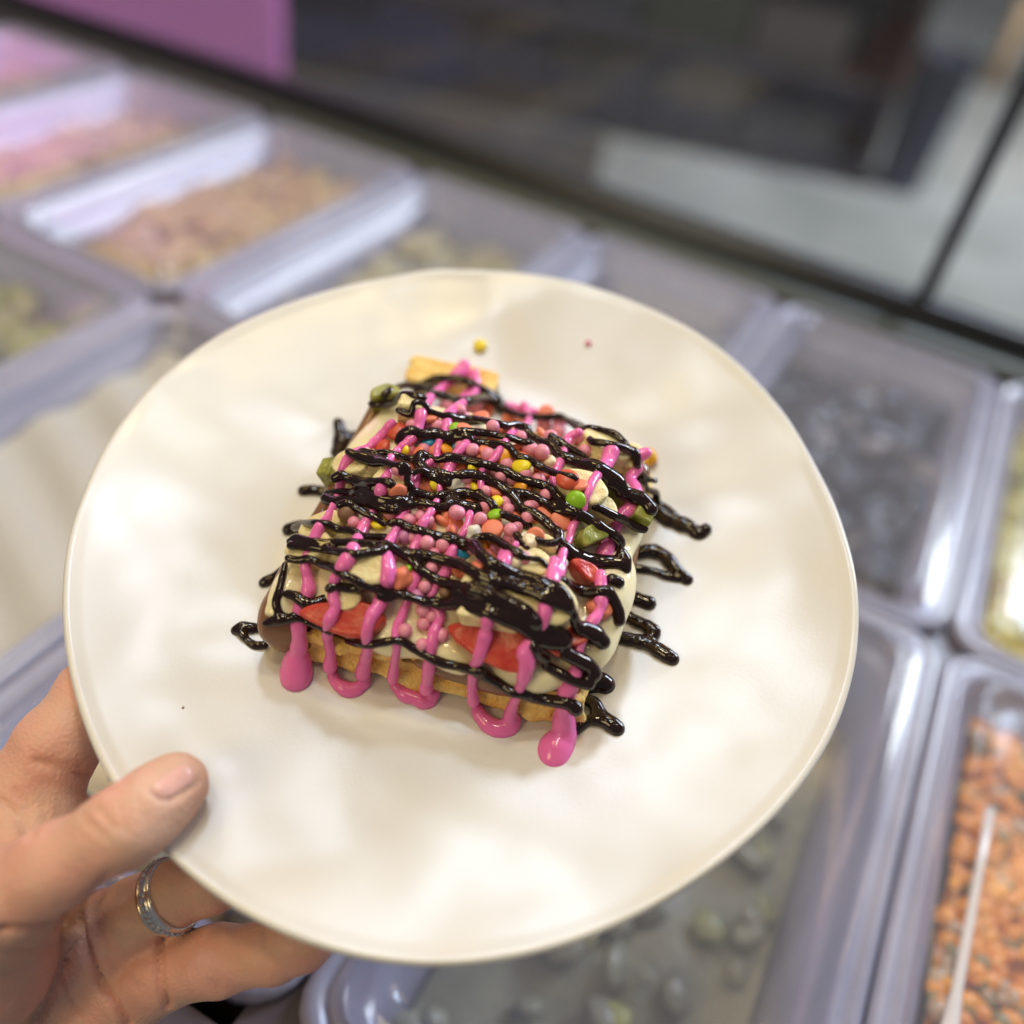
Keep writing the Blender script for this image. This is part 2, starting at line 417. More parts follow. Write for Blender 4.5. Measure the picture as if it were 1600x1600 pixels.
def pan_mesh(x0, x1, y0, y1):
    def R(ins, z, r): return [(x, y, z) for x, y in rrect(x0 + ins, x1 - ins, y0 + ins, y1 - ins, r)]
    rings = [R(0.004, RIM - 0.004, .02), R(0.0, RIM - 0.004, .022), R(0.0, RIM + 0.001, .022), R(0.002, RIM + 0.003, .02), R(0.005, RIM + 0.003, .02), R(0.0062, RIM + 0.0012, .02), R(0.0078, RIM + 0.0012, .02), R(0.009, RIM + 0.003, .02), R(0.011, RIM + 0.003, .02), R(0.013, RIM + 0.001, .018), R(0.016, RIM - 0.010, .018),
             R(0.018, RIM - 0.012, .018), R(0.021, RIM - 0.013, .018), R(0.024, RIM - 0.06, .02), R(0.027, RIM - 0.095, .02), R(0.034, RIM - 0.10, .02)]
    return loft(rings)
CH = {'chunk': uvsphere(6, 4)}
def filling(name, x0, x1, y0, y1, level, cols, size, label, cat, n=260, kind='chunk', flat=0.6, heap=0.008):
    """loose food in a pan: many small pieces over a bed."""
    parts, mi = [], []
    ms = [mat("food_" + name, c, 0.35, col2=tuple(min(1, v * 1.25) for v in c), nscale=120) for c in cols]
    gx = np.linspace(x0, x1, 12); gy = np.linspace(y0, y1, 20)
    bed = [(x, y, level - 0.006 + heap * (vnoise(np.array([x, y, 3.3]), 40)) * 0.6) for y in gy for x in gx]
    bf = [(j * 12 + i, j * 12 + i + 1, (j + 1) * 12 + i + 1, (j + 1) * 12 + i) for j in range(19) for i in range(11)]
    parts.append((bed, bf)); mi += [0] * len(bf)
    S, SF = CH[kind]
    for q in range(n):
        s = size * (0.6 + 0.8 * random.random())
        R = np.array(Matrix.Rotation(random.random() * 6.3, 3, 'Z') @ Matrix.Rotation(random.uniform(-.7, .7), 3, 'X'))
        P = S * np.array([s * random.uniform(.7, 1.5), s, s * flat]) * (1 + 0.3 * rng.normal(size=(len(S), 1)) * 0.4)
        x = random.uniform(x0, x1); y = random.uniform(y0, y1)
        P = P @ R.T + np.array([x, y, level + heap * float(vnoise(np.array([x, y, 3.3]), 40)) * 0.6])
        parts.append((P, SF)); mi += [min(int(random.random() ** 2.2 * len(ms)), len(ms) - 1)] * len(SF)
    V, Fc = joinm(parts)
    o = put(name, V, Fc, ms[0], None, True)
    for m in ms[1:]: o.data.materials.append(m)
    o.data.polygons.foreach_set("material_index", mi)
    return tag(o, label, cat, None, "stuff")
def pan(x0, x1, y0, y1, label, lid=True):
    e = empty("food_pan", ((x0 + x1) / 2, (y0 + y1) / 2, RIM - 0.1), label, "food pan", "food pans in the counter")
    V, Fc = pan_mesh(x0, x1, y0, y1); o = put("pan_body", V, Fc, M['pan'], e)
    if lid:
        def R(ins, z): return [(x, y, z) for x, y in rrect(x0 + ins, x1 - ins, y0 + ins, y1 - ins, .014)]
        V, Fc = loft([R(0.0095, RIM + 0.0042), R(0.016, RIM + 0.0046), R(0.0185, RIM + 0.009), R(0.022, RIM + 0.0095), R(0.025, RIM + 0.0065), R(0.030, RIM + 0.006)]); put("lid", V, Fc, M['lid'], e)
    return e
XD = [-0.985, -0.805, -0.625, -0.446, -0.266, -0.086, 0.0935, 0.273, 0.453]
back = {0: "peach", 1: "beige", 2: "apricot", 3: "nut", 4: "white", 5: "dark", 6: "yellowgreen"}
for k in range(8):
    x0, x1 = XD[k] + 0.0006, XD[k + 1] - 0.0006
    if k < 7:
        w = ["far corner peach fillings", "pale peach crumbs", "orange apricot pieces", "yellowish nut pieces", "pale blue fruit jelly hidden by the plate edge", "dark berries", "yellow-green fruit slices"][k]
        pan(x0, x1, 0.4235, 0.756, "back-row pan holding " + w)
    w = [None, None, "dull green kiwi pieces", None, "white cream", None, "grey and green grapes", "orange crumble"]
front = [(-0.985, -0.805, "front-row pan with dull fruit at the far left edge"), (-0.805, -0.625, "front-row pan with beige crumbs at the left edge"), (-0.625, -0.446, "front-row pan holding dull green kiwi chunks"), (-0.446, -0.266, "front-row pan holding smooth white cream"),
         (-0.266, -0.086, "front-row pan partly covered by the plate and hand"), (-0.086, 0.0935, "front-row pan with pale green grapes below the plate"), (0.0935, 0.273, "front-row pan full of orange crumble")]
for x0, x1, lb in front:
    pan(x0 + 0.0006, x1 - 0.0006, 0.092, 0.4225, lb, lid=not lb.endswith("cream"))
def fill(k, row, level, cols, size, label, cat, **kw):
    y0, y1 = (0.452, 0.728) if row == 'b' else (0.116, 0.393)
    filling(kw.pop('nm'), XD[k] + 0.027, XD[k + 1] - 0.027, y0, y1, level, cols, size, label, cat, **kw)
fill(0, 'b', RIM - .03, [(.42, .30, .22), (.46, .35, .26)], .009, "pinkish crumbs in the farthest left pan", "topping", nm="crumbs")
fill(1, 'b', RIM - .03, [(.50, .36, .20), (.54, .40, .2), (.48, .3, .2)], .009, "pale peach crumbs filling a back-row pan", "topping", nm="crumbs")
fill(2, 'b', RIM - .03, [(.50, .33, .15), (.55, .41, .18), (.46, .31, .2)], .011, "orange apricot pieces filling a back-row pan", "fruit", nm="apricot_pieces", n=200)
fill(3, 'b', RIM - .04, [(.42, .38, .20), (.26, .26, .28), (.55, .48, .28)], .011, "yellowish nuts behind the top edge of the plate", "nuts", nm="nuts", n=200)
fill(4, 'b', RIM - .05, [(.40, .46, .50), (.30, .33, .37)], .013, "pale blue grey pieces beside the upper right plate edge", "topping", nm="jelly_pieces", n=140)
fill(5, 'b', RIM - .035, [(.012, .009, .014), (.018, .012, .020), (.03, .024, .03), (.22, .19, .18)], .014, "dark berries in the pan right of the plate", "berries", nm="berries", n=170)
fill(6, 'b', RIM - .03, [(.50, .44, .08), (.34, .34, .06), (.5, .36, .07)], .014, "yellow-green fruit slices at the right edge", "fruit", nm="fruit_slices", n=150)
fill(2, 'f', RIM - .03, [(.30, .29, .08), (.42, .38, .2), (.2, .2, .12)], .012, "dull green kiwi chunks in a left front pan", "fruit", nm="kiwi_chunks", n=170)
fill(1, 'f', RIM - .03, [(.50, .36, .24), (.42, .3, .2)], .010, "beige crumbs in a front pan at the left edge", "topping", nm="crumbs", n=170)
fill(5, 'f', RIM - .06, [(.25, .25, .17), (.235, .235, .16), (.28, .29, .14), (.38, .40, .11)], .0075, "grey and pale green grape pieces below the plate", "fruit", nm="grape_pieces", n=110, flat=.30)
fill(6, 'f', RIM - .014, [(.72, .26, .004), (.78, .32, .008), (.64, .21, .004), (.20, .17, .06), (.46, .32, .2)], .0042, "bright orange crumble with dark flecks at lower right", "topping", nm="crumble", n=1800)
fill(4, 'f', RIM - .05, [(.16, .14, .07), (.09, .08, .075), (.30, .24, .09)], .013, "yellow and dark pieces beside the fingers", "fruit", nm="fruit_pieces", n=150)
gx = np.linspace(XD[3] + .026, XD[4] - .026, 24); gy = np.linspace(.118, .391, 40)
cv = [(x, y, RIM - .016 + .003 * vnoise(np.array([x, y, .2]), 22) + .0025 * math.sin(9 * (x * 6 + y * 14))) for y in gy for x in gx]
tag(put("cream_filling", cv, [(j * 24 + i, j * 24 + i + 1, (j + 1) * 24 + i + 1, (j + 1) * 24 + i) for j in range(39) for i in range(23)], mat("cream_fill", (.47, .455, .43), .4)), "smooth white cream filling left of the plate", "cream", None, "stuff")

# a pale spoon lying on the orange pan
def on_level(px, py, z):
    d = ray(px, py); return CAMP + d * ((z - CAMZ) / d[2])
s0, s1 = on_level(1548, 1262, RIM + .0115), on_level(1478, 1640, RIM + .0115)
sd_ = nrm(s1 - s0); ss_ = np.cross(sd_, (0, 0, 1)); rgs = []
for t, w in ((0, .0005), (.01, .0022), (.3, .0018), (.8, .0022), (1.0, .004), (1.12, .012), (1.25, .016), (1.38, .011), (1.42, .001)):
    c = s0 + (s1 - s0) * t
    rgs.append([c + ss_ * w * math.cos(a) + np.array([0, 0, min(w * .6, .0016) * math.sin(a)]) for a in np.linspace(0, 2 * math.pi, 10, endpoint=False)])
V, Fc = loft(rgs)
tag(put("spoon", V, Fc, mat("spoon_plastic", (.62, .58, .60), .25)), "pale thin plastic spoon lying across the pan of orange crumble", "spoon")

# ------------------------------------------------------------------ the plate
TH, PH = math.radians(16), math.radians(2)
PN = np.array([math.sin(PH), -math.sin(TH) * math.cos(PH), math.cos(TH) * math.cos(PH)])
PC = CAMP + ray(728, 830) * 0.285
PX = nrm(np.array([1.0, 0, 0]) - PN * PN[0]); PY = np.cross(PN, PX)
def P2W(uvw):
    uvw = np.asarray(uvw, float)
    return PC + uvw[..., 0:1] * PX + uvw[..., 1:2] * PY + uvw[..., 2:3] * PN
def W2P(p):
    q = np.asarray(p) - PC
    return np.stack([q @ PX, q @ PY, q @ PN], -1)
def on_plane(px, py, w):
    d = ray(px, py); t = ((PC + w * PN - CAMP) @ PN) / (d @ PN)
    return W2P(CAMP + d * t)
RIMPX = [(100,930),(115,800),(160,690),(240,600),(330,530),(450,475),(560,440),(660,425),(760,418),(860,428),(960,460),(1050,500),(1130,550),(1210,630),(1270,710),(1310,800),(1335,900),(1338,1000),(1320,1090),(1290,1170),(1240,1240),(1170,1310),(1090,1370),(1000,1420),(900,1470),(800,1500),(700,1505),(600,1498),(480,1466),(370,1416),(260,1335),(180,1230),(130,1120),(105,1030)]
RQ = np.array([on_plane(px, py, 0.0) for px, py in RIMPX])
ra, rr = np.arctan2(RQ[:, 1], RQ[:, 0]), np.hypot(RQ[:, 0], RQ[:, 1])
KF = 6
A = np.concatenate([[np.ones_like(ra)]] + [[np.cos(k * ra), np.sin(k * ra)] for k in range(1, KF + 1)]).T
cf = np.linalg.lstsq(A.T @ A + 1e-3 * np.eye(A.shape[1]), A.T @ rr, rcond=None)[0]
def rimr(a):
    return cf[0] + sum(cf[2 * k - 1] * np.cos(k * a) + cf[2 * k] * np.sin(k * a) for k in range(1, KF + 1))
def plate_h(u, v):
    a = np.arctan2(v, u); t = np.hypot(u, v) / rimr(a)
    s = np.clip((t - 0.50) / 0.50, 0, 1.05)
    w = -0.0125 + 0.0125 * (0.25 * s + 0.75 * s ** 2.0)
    q = np.stack([u, v, np.zeros_like(u)], -1)
    und = 0.0016 * vnoise(q, 22) + 0.0007 * vnoise(q + 7, 44) + 0.00012 * vnoise(q + 3, 95)
    flat = np.clip((t - 0.25) / 0.3, 0.15, 1)
    return w + und * flat
NA, NR = 220, 70
ts = np.concatenate([np.linspace(0.004, 0.97, NR), [0.985, 0.995]])
aa = np.linspace(0, 2 * np.pi, NA, endpoint=False)
rings = []
for t in ts:
    u, v = t * rimr(aa) * np.cos(aa), t * rimr(aa) * np.sin(aa)
    rings.append(np.stack([u, v, plate_h(u, v) + (0.0002 if t > .98 else 0)], -1))
ue, ve = rimr(aa) * np.cos(aa), rimr(aa) * np.sin(aa)
he = plate_h(ue, ve)
rings.append(np.stack([ue * 1.002, ve * 1.002, he - 0.0004], -1))
rings.append(np.stack([ue * 1.004, ve * 1.004, he - 0.0016], -1))
rings.append(np.stack([ue * 1.000, ve * 1.000, he - 0.0030], -1))
for t, dz in ((0.98, .0036), (.93, .0040), (.85, .0042), (.75, .0044), (.66, .0046)):
    u, v = t * ue, t * ve
    rings.append(np.stack([u, v, plate_h(u, v) - dz], -1))
for t, w in ((.62, -.0190), (.60, -.0200), (.57, -.0200), (.55, -.0180), (.3, -.0178), (.01, -.0178)):
    rings.append(np.stack([t * ue, t * ve, np.full_like(ue, w)], -1))
PV = np.concatenate(rings); nr = len(rings)
PF = [(j * NA + i, (j + 1) * NA + i, (j + 1) * NA + (i + 1) % NA, j * NA + (i + 1) % NA) for j in range(nr - 1) for i in range(NA)]
PF = [f[::-1] for f in PF]
PF.append(tuple(range(NA))); PF.append(tuple((nr - 1) * NA + i for i in range(NA))[::-1])
PW = P2W(PV)
plate = put("plate", PW, PF, M['plate'])
tag(plate, "round off-white satin ceramic plate with an uneven rim held over the counter", "plate")
CB = []                                         # meshes everything later is laid on
def addc(V, Fc):
    CB.append((np.asarray(V, float), [tuple(map(int, f)) for f in Fc]))
addc(PW, PF)

# ------------------------------------------------------------------ the waffle
WL, WD = 0.0945, 0.088
WQ = [on_plane(px, py, -0.0122) for px, py in ((424, 1012), (905, 1134), (1014, 775), (592, 672))]   # the four feet of the slab on the plate
def wl2w(abh):
    abh = np.asarray(abh, float)
    s_, t_ = abh[..., 0:1] / WL, abh[..., 1:2] / WD
    p = WQ[0] * (1 - s_) * (1 - t_) + WQ[1] * s_ * (1 - t_) + WQ[2] * s_ * t_ + WQ[3] * (1 - s_) * t_
    return P2W(p + abh[..., 2:3] * np.array([0, 0, 1.0]))
g = Grid((-.006, -.008, -.002), (WL + .006, WD + .006, .020), .0007)
P = g.P
nz = vnoise(P, 90) * .0008 + vnoise(P, 260) * .0008 + vnoise(P, 520) * .0005
Q = P - np.array([WL / 2, WD / 2, .0075 + 0])
bend = .0025 * np.sin(P[..., 0] * 60) * np.exp(-P[..., 1] / .02)
Q[..., 2] += bend * .5
d = sd_box(Q, (WL / 2, WD / 2, .0072), .0026)
groove = np.hypot((Q[..., 2] - .0008) / 1.0, np.minimum(np.abs(P[..., 1] + .001), np.abs(P[..., 0] - WL - .001))) - .0026
lip = sd_cone(P, (.013, .0005, .0022), (WL, .0005, .0022), .0022, .0022) + .0006 * vnoise(P, 150)
d = smin(d, lip, .0015)
d = np.maximum(d, -groove)
px_, py_ = (P[..., 0] % .0155) / .0155 - .5, (P[..., 1] % .0155) / .0155 - .5
pocket = np.maximum(np.maximum(np.abs(px_) - .33, np.abs(py_) - .33) * .0155, -(Q[..., 2] - .0022))
d = np.maximum(d, -pocket)
d = d + nz
V, Fc = nets(d, g)
V = wl2w(V)
waffle = put("waffle", V, Fc, M['waffle'])
tag(waffle, "golden waffle slab under the fruit and sauces with its crust showing in front", "waffle")
addc(V, Fc)

# hazelnut spread over the top of the slab, hanging over front and left edge
def blob(P, c, r):
    q = (P - np.array(c)) / np.array(r)
    return (np.linalg.norm(q, axis=-1) - 1) * min(r)
g = Grid((-.012, -.012, .000), (WL + .008, WD + .004, .030), .0008)
P = g.P
nz = vnoise(P, 70) * .0012
d = sd_box(P - np.array([WL / 2 - .001, WD / 2 + .001, .0165]), (WL / 2 - .001, WD / 2 - .0025, .0032), .003)
d = smin(d, blob(P, (.0060, .0040, .0085), (.0078, .0062, .0088)), .004)
d = smin(d, blob(P, (.058, .001, .0130), (.018, .0030, .0050)), .003)
d = smin(d, blob(P, (.001, .03, .0140), (.003, .022, .005)), .004)
d = smin(d, blob(P, (WL, .045, .0140), (.003, .018, .005)), .004)
V, Fc = nets(d + nz, g); V = wl2w(V)
tag(put("spread", V, Fc, M['spread']), "glossy brown hazelnut spread oozing over the front edge of the waffle", "spread")
addc(V, Fc)

# white cream mound
def mound_top(a, b):
    fa = np.clip(np.minimum(a, WL - a) / .020, 0, 1); fb = np.clip(b / .022, 0, 1); fk = np.clip((WD - b) / .02, 0, 1)
    sm = lambda t: t * t * (3 - 2 * t)
    right = np.clip((a - .055) / .04, 0, 1) * np.clip((b - .05) / .04, 0, 1)
    return .0185 + .0135 * sm(fa) * sm(fb) * (0.45 + 0.55 * sm(fk)) - .006 * right
g = Grid((-.008, -.006, .010), (WL + .010, WD + .006, .042), .0009)
P = g.P
top = mound_top(P[..., 0], P[..., 1])
edge = .0010 + .004 * vnoise(P * np.array([1, 1, .3]), 55)
lat = np.maximum(np.abs(P[..., 0] - WL / 2) - (WL / 2 - .0035), np.abs(P[..., 1] - WD / 2) - (WD / 2 - .004)) + edge * .6
d = np.maximum(P[..., 2] - top, lat) * .8
d = np.maximum(d, -(P[..., 2] - .0150))
for c, r in (((.004, .012, .0175), (.005, .009, .006)), ((.004, .028, .017), (.0045, .008, .006)), ((WL - .003, .035, .020), (.008, .014, .008)), ((WL - .003, .018, .018), (.007, .010, .006)), ((.038, .004, .017), (.010, .005, .006)), ((.055, .004, .017), (.009, .005, .005)), ((.078, .004, .017), (.010, .005, .005)), ((.004, .060, .017), (.004, .012, .005)), ((WL - .004, .06, .018), (.006, .014, .006))):
    d = smin(d, blob(P, c, r), .004)
V, Fc = nets(d + vnoise(P, 80) * .0008, g); V = wl2w(V)
tag(put("cream", V, Fc, M['cream']), "pale glossy white chocolate cream under the fruit, showing at the sides", "cream")
addc(V, Fc)

def bvh():
    VV, FF = joinm(CB)
    return BVHTree.FromPolygons([Vector(v) for v in VV], FF)
def hit(B, px, py):
    d = ray(px, py); L = np.linalg.norm(d)
    r = B.ray_cast(Vector(CAMP), Vector(d / L))
    if r[0] is None: return None
    nn = np.array(r[1]); dv = d / L
    if nn @ dv > 0: nn = -nn
    return np.array(r[0]), nn, r[3] / L
# crop frames in which the photograph was measured -> pixels
CR = {'A': (350, 520, .25), 'B': (700, 520, .26875), 'C': (350, 820, .25), 'D': (650, 850, .3125), 'P': (0, 0, 1.0)}
def cpx(fr, pts):
    x0, y0, s = CR[fr]
    return [(x0 + x * s, y0 + y * s) for x, y in pts]

# ------------------------------------------------------------------ fruit
def rounded(kind, n=2):
    """unit blanks: disc, wedge, block as SDF meshes; returns verts in [-1,1]."""
    g = Grid((-1.3, -1.3, -1.3), (1.3, 1.3, 1.3), .065)
    P = g.P
    if kind == 'disc':
        r = np.hypot(P[..., 0], P[..., 1]); d = np.hypot(np.maximum(r - .75, 0), np.maximum(np.abs(P[..., 2]) - .70, 0)) - .25 + np.minimum(np.maximum(r - .75, np.abs(P[..., 2]) - .7), 0)
    elif kind == 'block':
        d = sd_box(P, (1, 1, 1), .25)
    elif kind == 'half':
        r = np.hypot(P[..., 0], P[..., 1]); a = np.maximum(r - .8, -P[..., 1] - .25)
        d = np.hypot(np.maximum(a, 0), np.maximum(np.abs(P[..., 2]) - .75, 0)) - .2 + np.minimum(np.maximum(a, np.abs(P[..., 2]) - .75), 0)
    elif kind == 'berry':
        r = np.hypot(P[..., 0] / 1.0, P[..., 1] / (0.62 + 0.25 * P[..., 0])); a = r - .85
        d = np.hypot(np.maximum(a, 0), np.maximum(np.abs(P[..., 2]) - .7, 0)) - .25 + np.minimum(np.maximum(a, np.abs(P[..., 2]) - .7), 0)
    elif kind == 'lump':
        d = np.linalg.norm(P, axis=-1) - .95 + .25 * vnoise(P, 1.4)
    if kind != 'lump':
        d = d + .07 * vnoise(P + 3, 2.2)
    return nets(d, g)
BL = {k: rounded(k) for k in ('disc', 'block', 'half', 'berry', 'lump')}
def place(name, blank, px, py, rx, ry, rz, ang, m, label, cat, group=None, tilt=0.6, lift=0.8, tip=(0, 0), B=None):
    """rx, ry half sizes in photo pixels along/across, rz half thickness in metres; ang = direction of the long axis in the picture."""
    h = hit(B, px, py)
    p, n_, t = h
    nn = nrm(n_ * tilt + PN * (1 - tilt))
    sc = t / F
    # long axis: direction of the image angle laid in the tangent plane
    q = CAMP + ray(px + 10 * math.cos(ang), py + 10 * math.sin(ang)) * t
    x = q - p; x = nrm(x - nn * (x @ nn)); y = np.cross(nn, x)
    R = np.stack([x, y, nn], 1)
    R = R @ np.array(Matrix.Rotation(tip[0], 3, 'X') @ Matrix.Rotation(tip[1], 3, 'Y'))
    V, Fc = BL[blank]
    V = V * np.array([rx * sc, ry * sc * 1.12, rz])
    V = V * (1 + .05 * vnoise(V + random.random(), 300)[:, None])
    V = V @ R.T + p + nn * rz * lift
    o = put(name, V, Fc, m)
    tag(o, label, cat, group)
    addc(V, Fc)
    return o
B = bvh()
FR = "fruit pieces on the waffle"
ra_ = math.radians
def fruit(*a, **k): place(*a, group=FR, B=B, **k)
fruit("strawberry_slice", 'berry', 542, 967, 62, 34, .0035, ra_(8), M['berry'], "strawberry slice at the front left, crossed by two pink drips", "strawberry", tilt=.75)
fruit("strawberry_slice", 'berry', 772, 1003, 66, 42, .0040, ra_(18), M['berry'], "largest strawberry slice at the front right under the banana", "strawberry", tilt=.75)
fruit("strawberry_slice", 'berry', 903, 898, 24, 18, .003, ra_(30), M['berry'], "small dark red strawberry piece on the right below the kiwi", "strawberry")
fruit("strawberry_slice", 'berry', 893, 1003, 24, 20, .003, ra_(-30), M['berry'], "strawberry piece at the right front corner under black sauce", "strawberry")
fruit("strawberry_slice", 'berry', 865, 1012, 20, 18, .003, ra_(10), M['berry'], "strawberry piece just right of the largest one", "strawberry")
B = bvh()
fruit("banana_slice", 'disc', 572, 893, 42, 27, .0035, ra_(10), M['banana'], "banana slice at the front left above the strawberry", "banana", tilt=.5)
fruit("banana_slice", 'disc', 497, 868, 42, 25, .0035, ra_(12), M['banana'], "banana slice at the left front edge under black stripes", "banana")
fruit("banana_slice", 'half', 543, 932, 28, 20, .003, ra_(200), M['banana'], "banana tip hanging over the front left strawberry", "banana")
fruit("banana_slice", 'disc', 566, 738, 40, 26, .0035, ra_(25), M['banana'], "banana slice on the left beside the green kiwi cube", "banana")
fruit("banana_slice", 'disc', 612, 765, 26, 22, .0035, ra_(20), M['banana'], "banana slice left of centre by the looping black sauce", "banana")
fruit("banana_slice", 'disc', 514, 832, 40, 20, .003, ra_(0), M['banana'], "banana slice on the left under the upper black stripe", "banana")
fruit("banana_slice", 'disc', 845, 946, 52, 34, .0042, ra_(18), M['banana'], "largest banana slice at the front under the thick black pool", "banana", tilt=.55)
fruit("banana_slice", 'disc', 770, 925, 48, 30, .004, ra_(20), M['banana'], "banana slice in the middle front under black stripes", "banana", tilt=.55)
fruit("banana_slice", 'half', 765, 975, 48, 18, .003, ra_(15), M['banana'], "banana end above the largest strawberry slice", "banana", tilt=.6)
fruit("banana_slice", 'disc', 826, 890, 34, 22, .0035, ra_(20), M['banana'], "banana slice right of centre in front of the kiwi wedge", "banana")
fruit("banana_slice", 'disc', 940, 712, 42, 28, .0035, ra_(35), M['banana'], "banana slice at the back right under black stripes", "banana")
fruit("banana_slice", 'disc', 978, 726, 26, 22, .0035, ra_(35), M['banana'], "banana slice at the far right corner", "banana")
fruit("banana_slice", 'disc', 905, 775, 40, 26, .0035, ra_(30), M['banana'], "banana slice on the right behind the green candy", "banana")
fruit("banana_slice", 'half', 930, 803, 26, 20, .003, ra_(40), M['banana'], "banana half slice right of the green candy", "banana")
fruit("banana_slice", 'block', 643, 655, 20, 13, .004, ra_(15), M['banana'], "banana chunk at the back left beside the kiwi", "banana")
fruit("banana_slice", 'half', 845, 862, 24, 15, .003, ra_(10), M['banana'], "translucent banana piece below the coral chips", "banana")
fruit("kiwi_piece", 'block', 521, 743, 13, 16, .004, ra_(20), M['kiwi'], "light green kiwi cube poking out on the left side", "kiwi", lift=.3)
fruit("kiwi_piece", 'half', 604, 634, 24, 15, .004, ra_(-15), M['kiwi'], "kiwi piece at the back left under black stripes", "kiwi")
fruit("kiwi_piece", 'half', 915, 848, 26, 18, .0035, ra_(-25), M['kiwi'], "green kiwi wedge on the right with pale streaks", "kiwi")
fruit("kiwi_piece", 'half', 950, 775, 30, 17, .0035, ra_(30), M['kiwi'], "dark olive kiwi piece at the right under a black stripe", "kiwi")
fruit("kiwi_piece", 'block', 996, 813, 15, 12, .003, ra_(30), M['kiwi'], "small kiwi chunk at the right edge by the pink blob", "kiwi")
B = bvh()
place("waffle_piece", 'block', 706, 597, 70, 24, .0020, ra_(17), M['waffle'], "golden waffle sheet tip sticking out at the back corner", "waffle piece", tilt=.2, lift=.8, B=B)
place("peach_piece", 'lump', 1012, 722, 14, 15, .003, ra_(30), M['gummy'], "orange peach bit at the right corner of the waffle", "peach", tilt=.4, B=B)
place("banana_slice", 'lump', 712, 607, 17, 13, .003, ra_(20), M['ivory'], "pale banana nub near the back corner inside the black loop", "banana", tilt=.4, B=B)

# ------------------------------------------------------------------ sweets
B = bvh()
SPH = mesh("sweet", *uvsphere(20, 14), None)
LENT_V, LENT_F = uvsphere(20, 12)
def sweet_mesh(name, m, kind):
    V, Fc = uvsphere(20, 14)
    V = V.copy()
    if kind == 'lentil':
        z = V[:, 2]; V[:, 2] = np.sign(z) * np.abs(z) ** 1.0 * .56
    elif kind == 'disc':
        r = np.hypot(V[:, 0], V[:, 1]); V[:, 2] = np.sign(V[:, 2]) * np.abs(V[:, 2]) ** .6 * .42
    elif kind == 'pearl':
        V *= 1 + .03 * vnoise(V, 1.3)[:, None]
    elif kind == 'lump':
        V, Fc = BL['lump']
    return mesh(name, V, Fc, m)
SM = {}
def sweet(name, kind, m, px, py, r, label, group=None, tilt=.7, lift=.6, BB=None, jit=.5, cat="sweet"):
    h = hit(BB if BB is not None else B, px, py)
    if h is None: return
    p, n_, t = h
    key = (name, kind, m.name)
    if key not in SM: SM[key] = sweet_mesh(name, m, kind)
    R = r * t / F * (random.uniform(.86, 1.10) if name == 'sugar_pearl' else 1)
    nn = nrm(n_ * tilt + PN * (1 - tilt) + rng.normal(size=3) * jit * (0 if kind == 'pearl' else 1))
    o = bpy.data.objects.new(name, SM[key]); COL.objects.link(o)
    hz = {'pearl': 1, 'lentil': .56, 'disc': .42, 'lump': .8}[kind]
    o.location = Vector(p + nn * R * hz * lift)
    o.rotation_euler = Vector(nn).to_track_quat('Z', 'Y').to_euler()
    o.scale = (R, R, R)
    tag(o, label, cat, group)
    V = np.empty(len(SM[key].vertices) * 3); SM[key].vertices.foreach_get("co", V); V = V.reshape(-1, 3) * R
    rot = np.array(o.rotation_euler.to_matrix())
    addc(V @ rot.T + np.array(o.location), [tuple(f.vertices) for f in SM[key].polygons])
    return o
GC, GPk = "coral chips on the waffle", "pink sugar pearls on the waffle"
LC = "salmon coral sugar-coated chip lying among the pink pearls"
LP = "small round pink sugar pearl on top of the waffle"
# a bed of chips and pearls in the middle of the heap
bed = []
for k in range(600):
    a = random.random() * 6.283; r = math.sqrt(random.random())
    x, y = 745 + r * 128 * math.cos(a) + .15 * r * 120 * math.sin(a), 775 + r * 125 * math.sin(a)
    if all((x - u) ** 2 + (y - v) ** 2 > 22 ** 2 for u, v in bed): bed.append((x, y))
for i, (x, y) in enumerate(bed):
    if i % 3 == 0: sweet("sugar_pearl", 'pearl', M['pearl'], x, y, 10.5, LP, GPk, lift=.2)
    else: sweet("coral_chip", 'disc', M['coral'], x, y, 15, LC, GC, lift=.2)
B = bvh()
cor = {'A': [(1280,540,60),(1080,620,65),(1220,750,45),(1460,860,42),(1240,930,42),(1360,1190,60),(1440,1170,50),(1440,1240,42),(1460,1440,45),(1500,610,50),(1310,750,40),(1390,460,40),(1420,1310,40)],
       'B': [(570,470,48),(760,895,52),(650,1100,62),(560,1060,52),(260,1150,62),(60,800,45),(40,1110,45),(50,1350,45),(540,590,42),(410,670,38),(240,460,40),(350,500,40),(220,690,42),(540,800,42),(350,570,38),(430,520,40)]}
for fr, L in cor.items():
    for x, y, r in L:
        (px, py), = cpx(fr, [(x, y)]); sweet("coral_chip", 'disc', M['coral'], px, py, r * CR[fr][2] * 1.05, LC, GC, lift=.55)
sweet("coral_ball", 'lump', M['coral'], 628, 908, 19, "large coral sweet ball at the front left beside a green sweet", lift=.5)
sweet("coral_ball", 'lump', M['coral'], 937, 956, 21, "large coral sweet ball at the right front under a pink drip", lift=.5)
sweet("red_lentil", 'lentil', M['red'], 886, 753, 19, "red-orange lentil sweet on the right behind the green one", jit=.2)
sweet("red_lentil", 'lentil', M['red'], 600, 702, 15, "red-orange lentil sweet at the back left edge", jit=.2)
sweet("red_lentil", 'lentil', M['red'], 622, 678, 17, "red-orange lentil sweet at the back left under pink sauce", jit=.2)
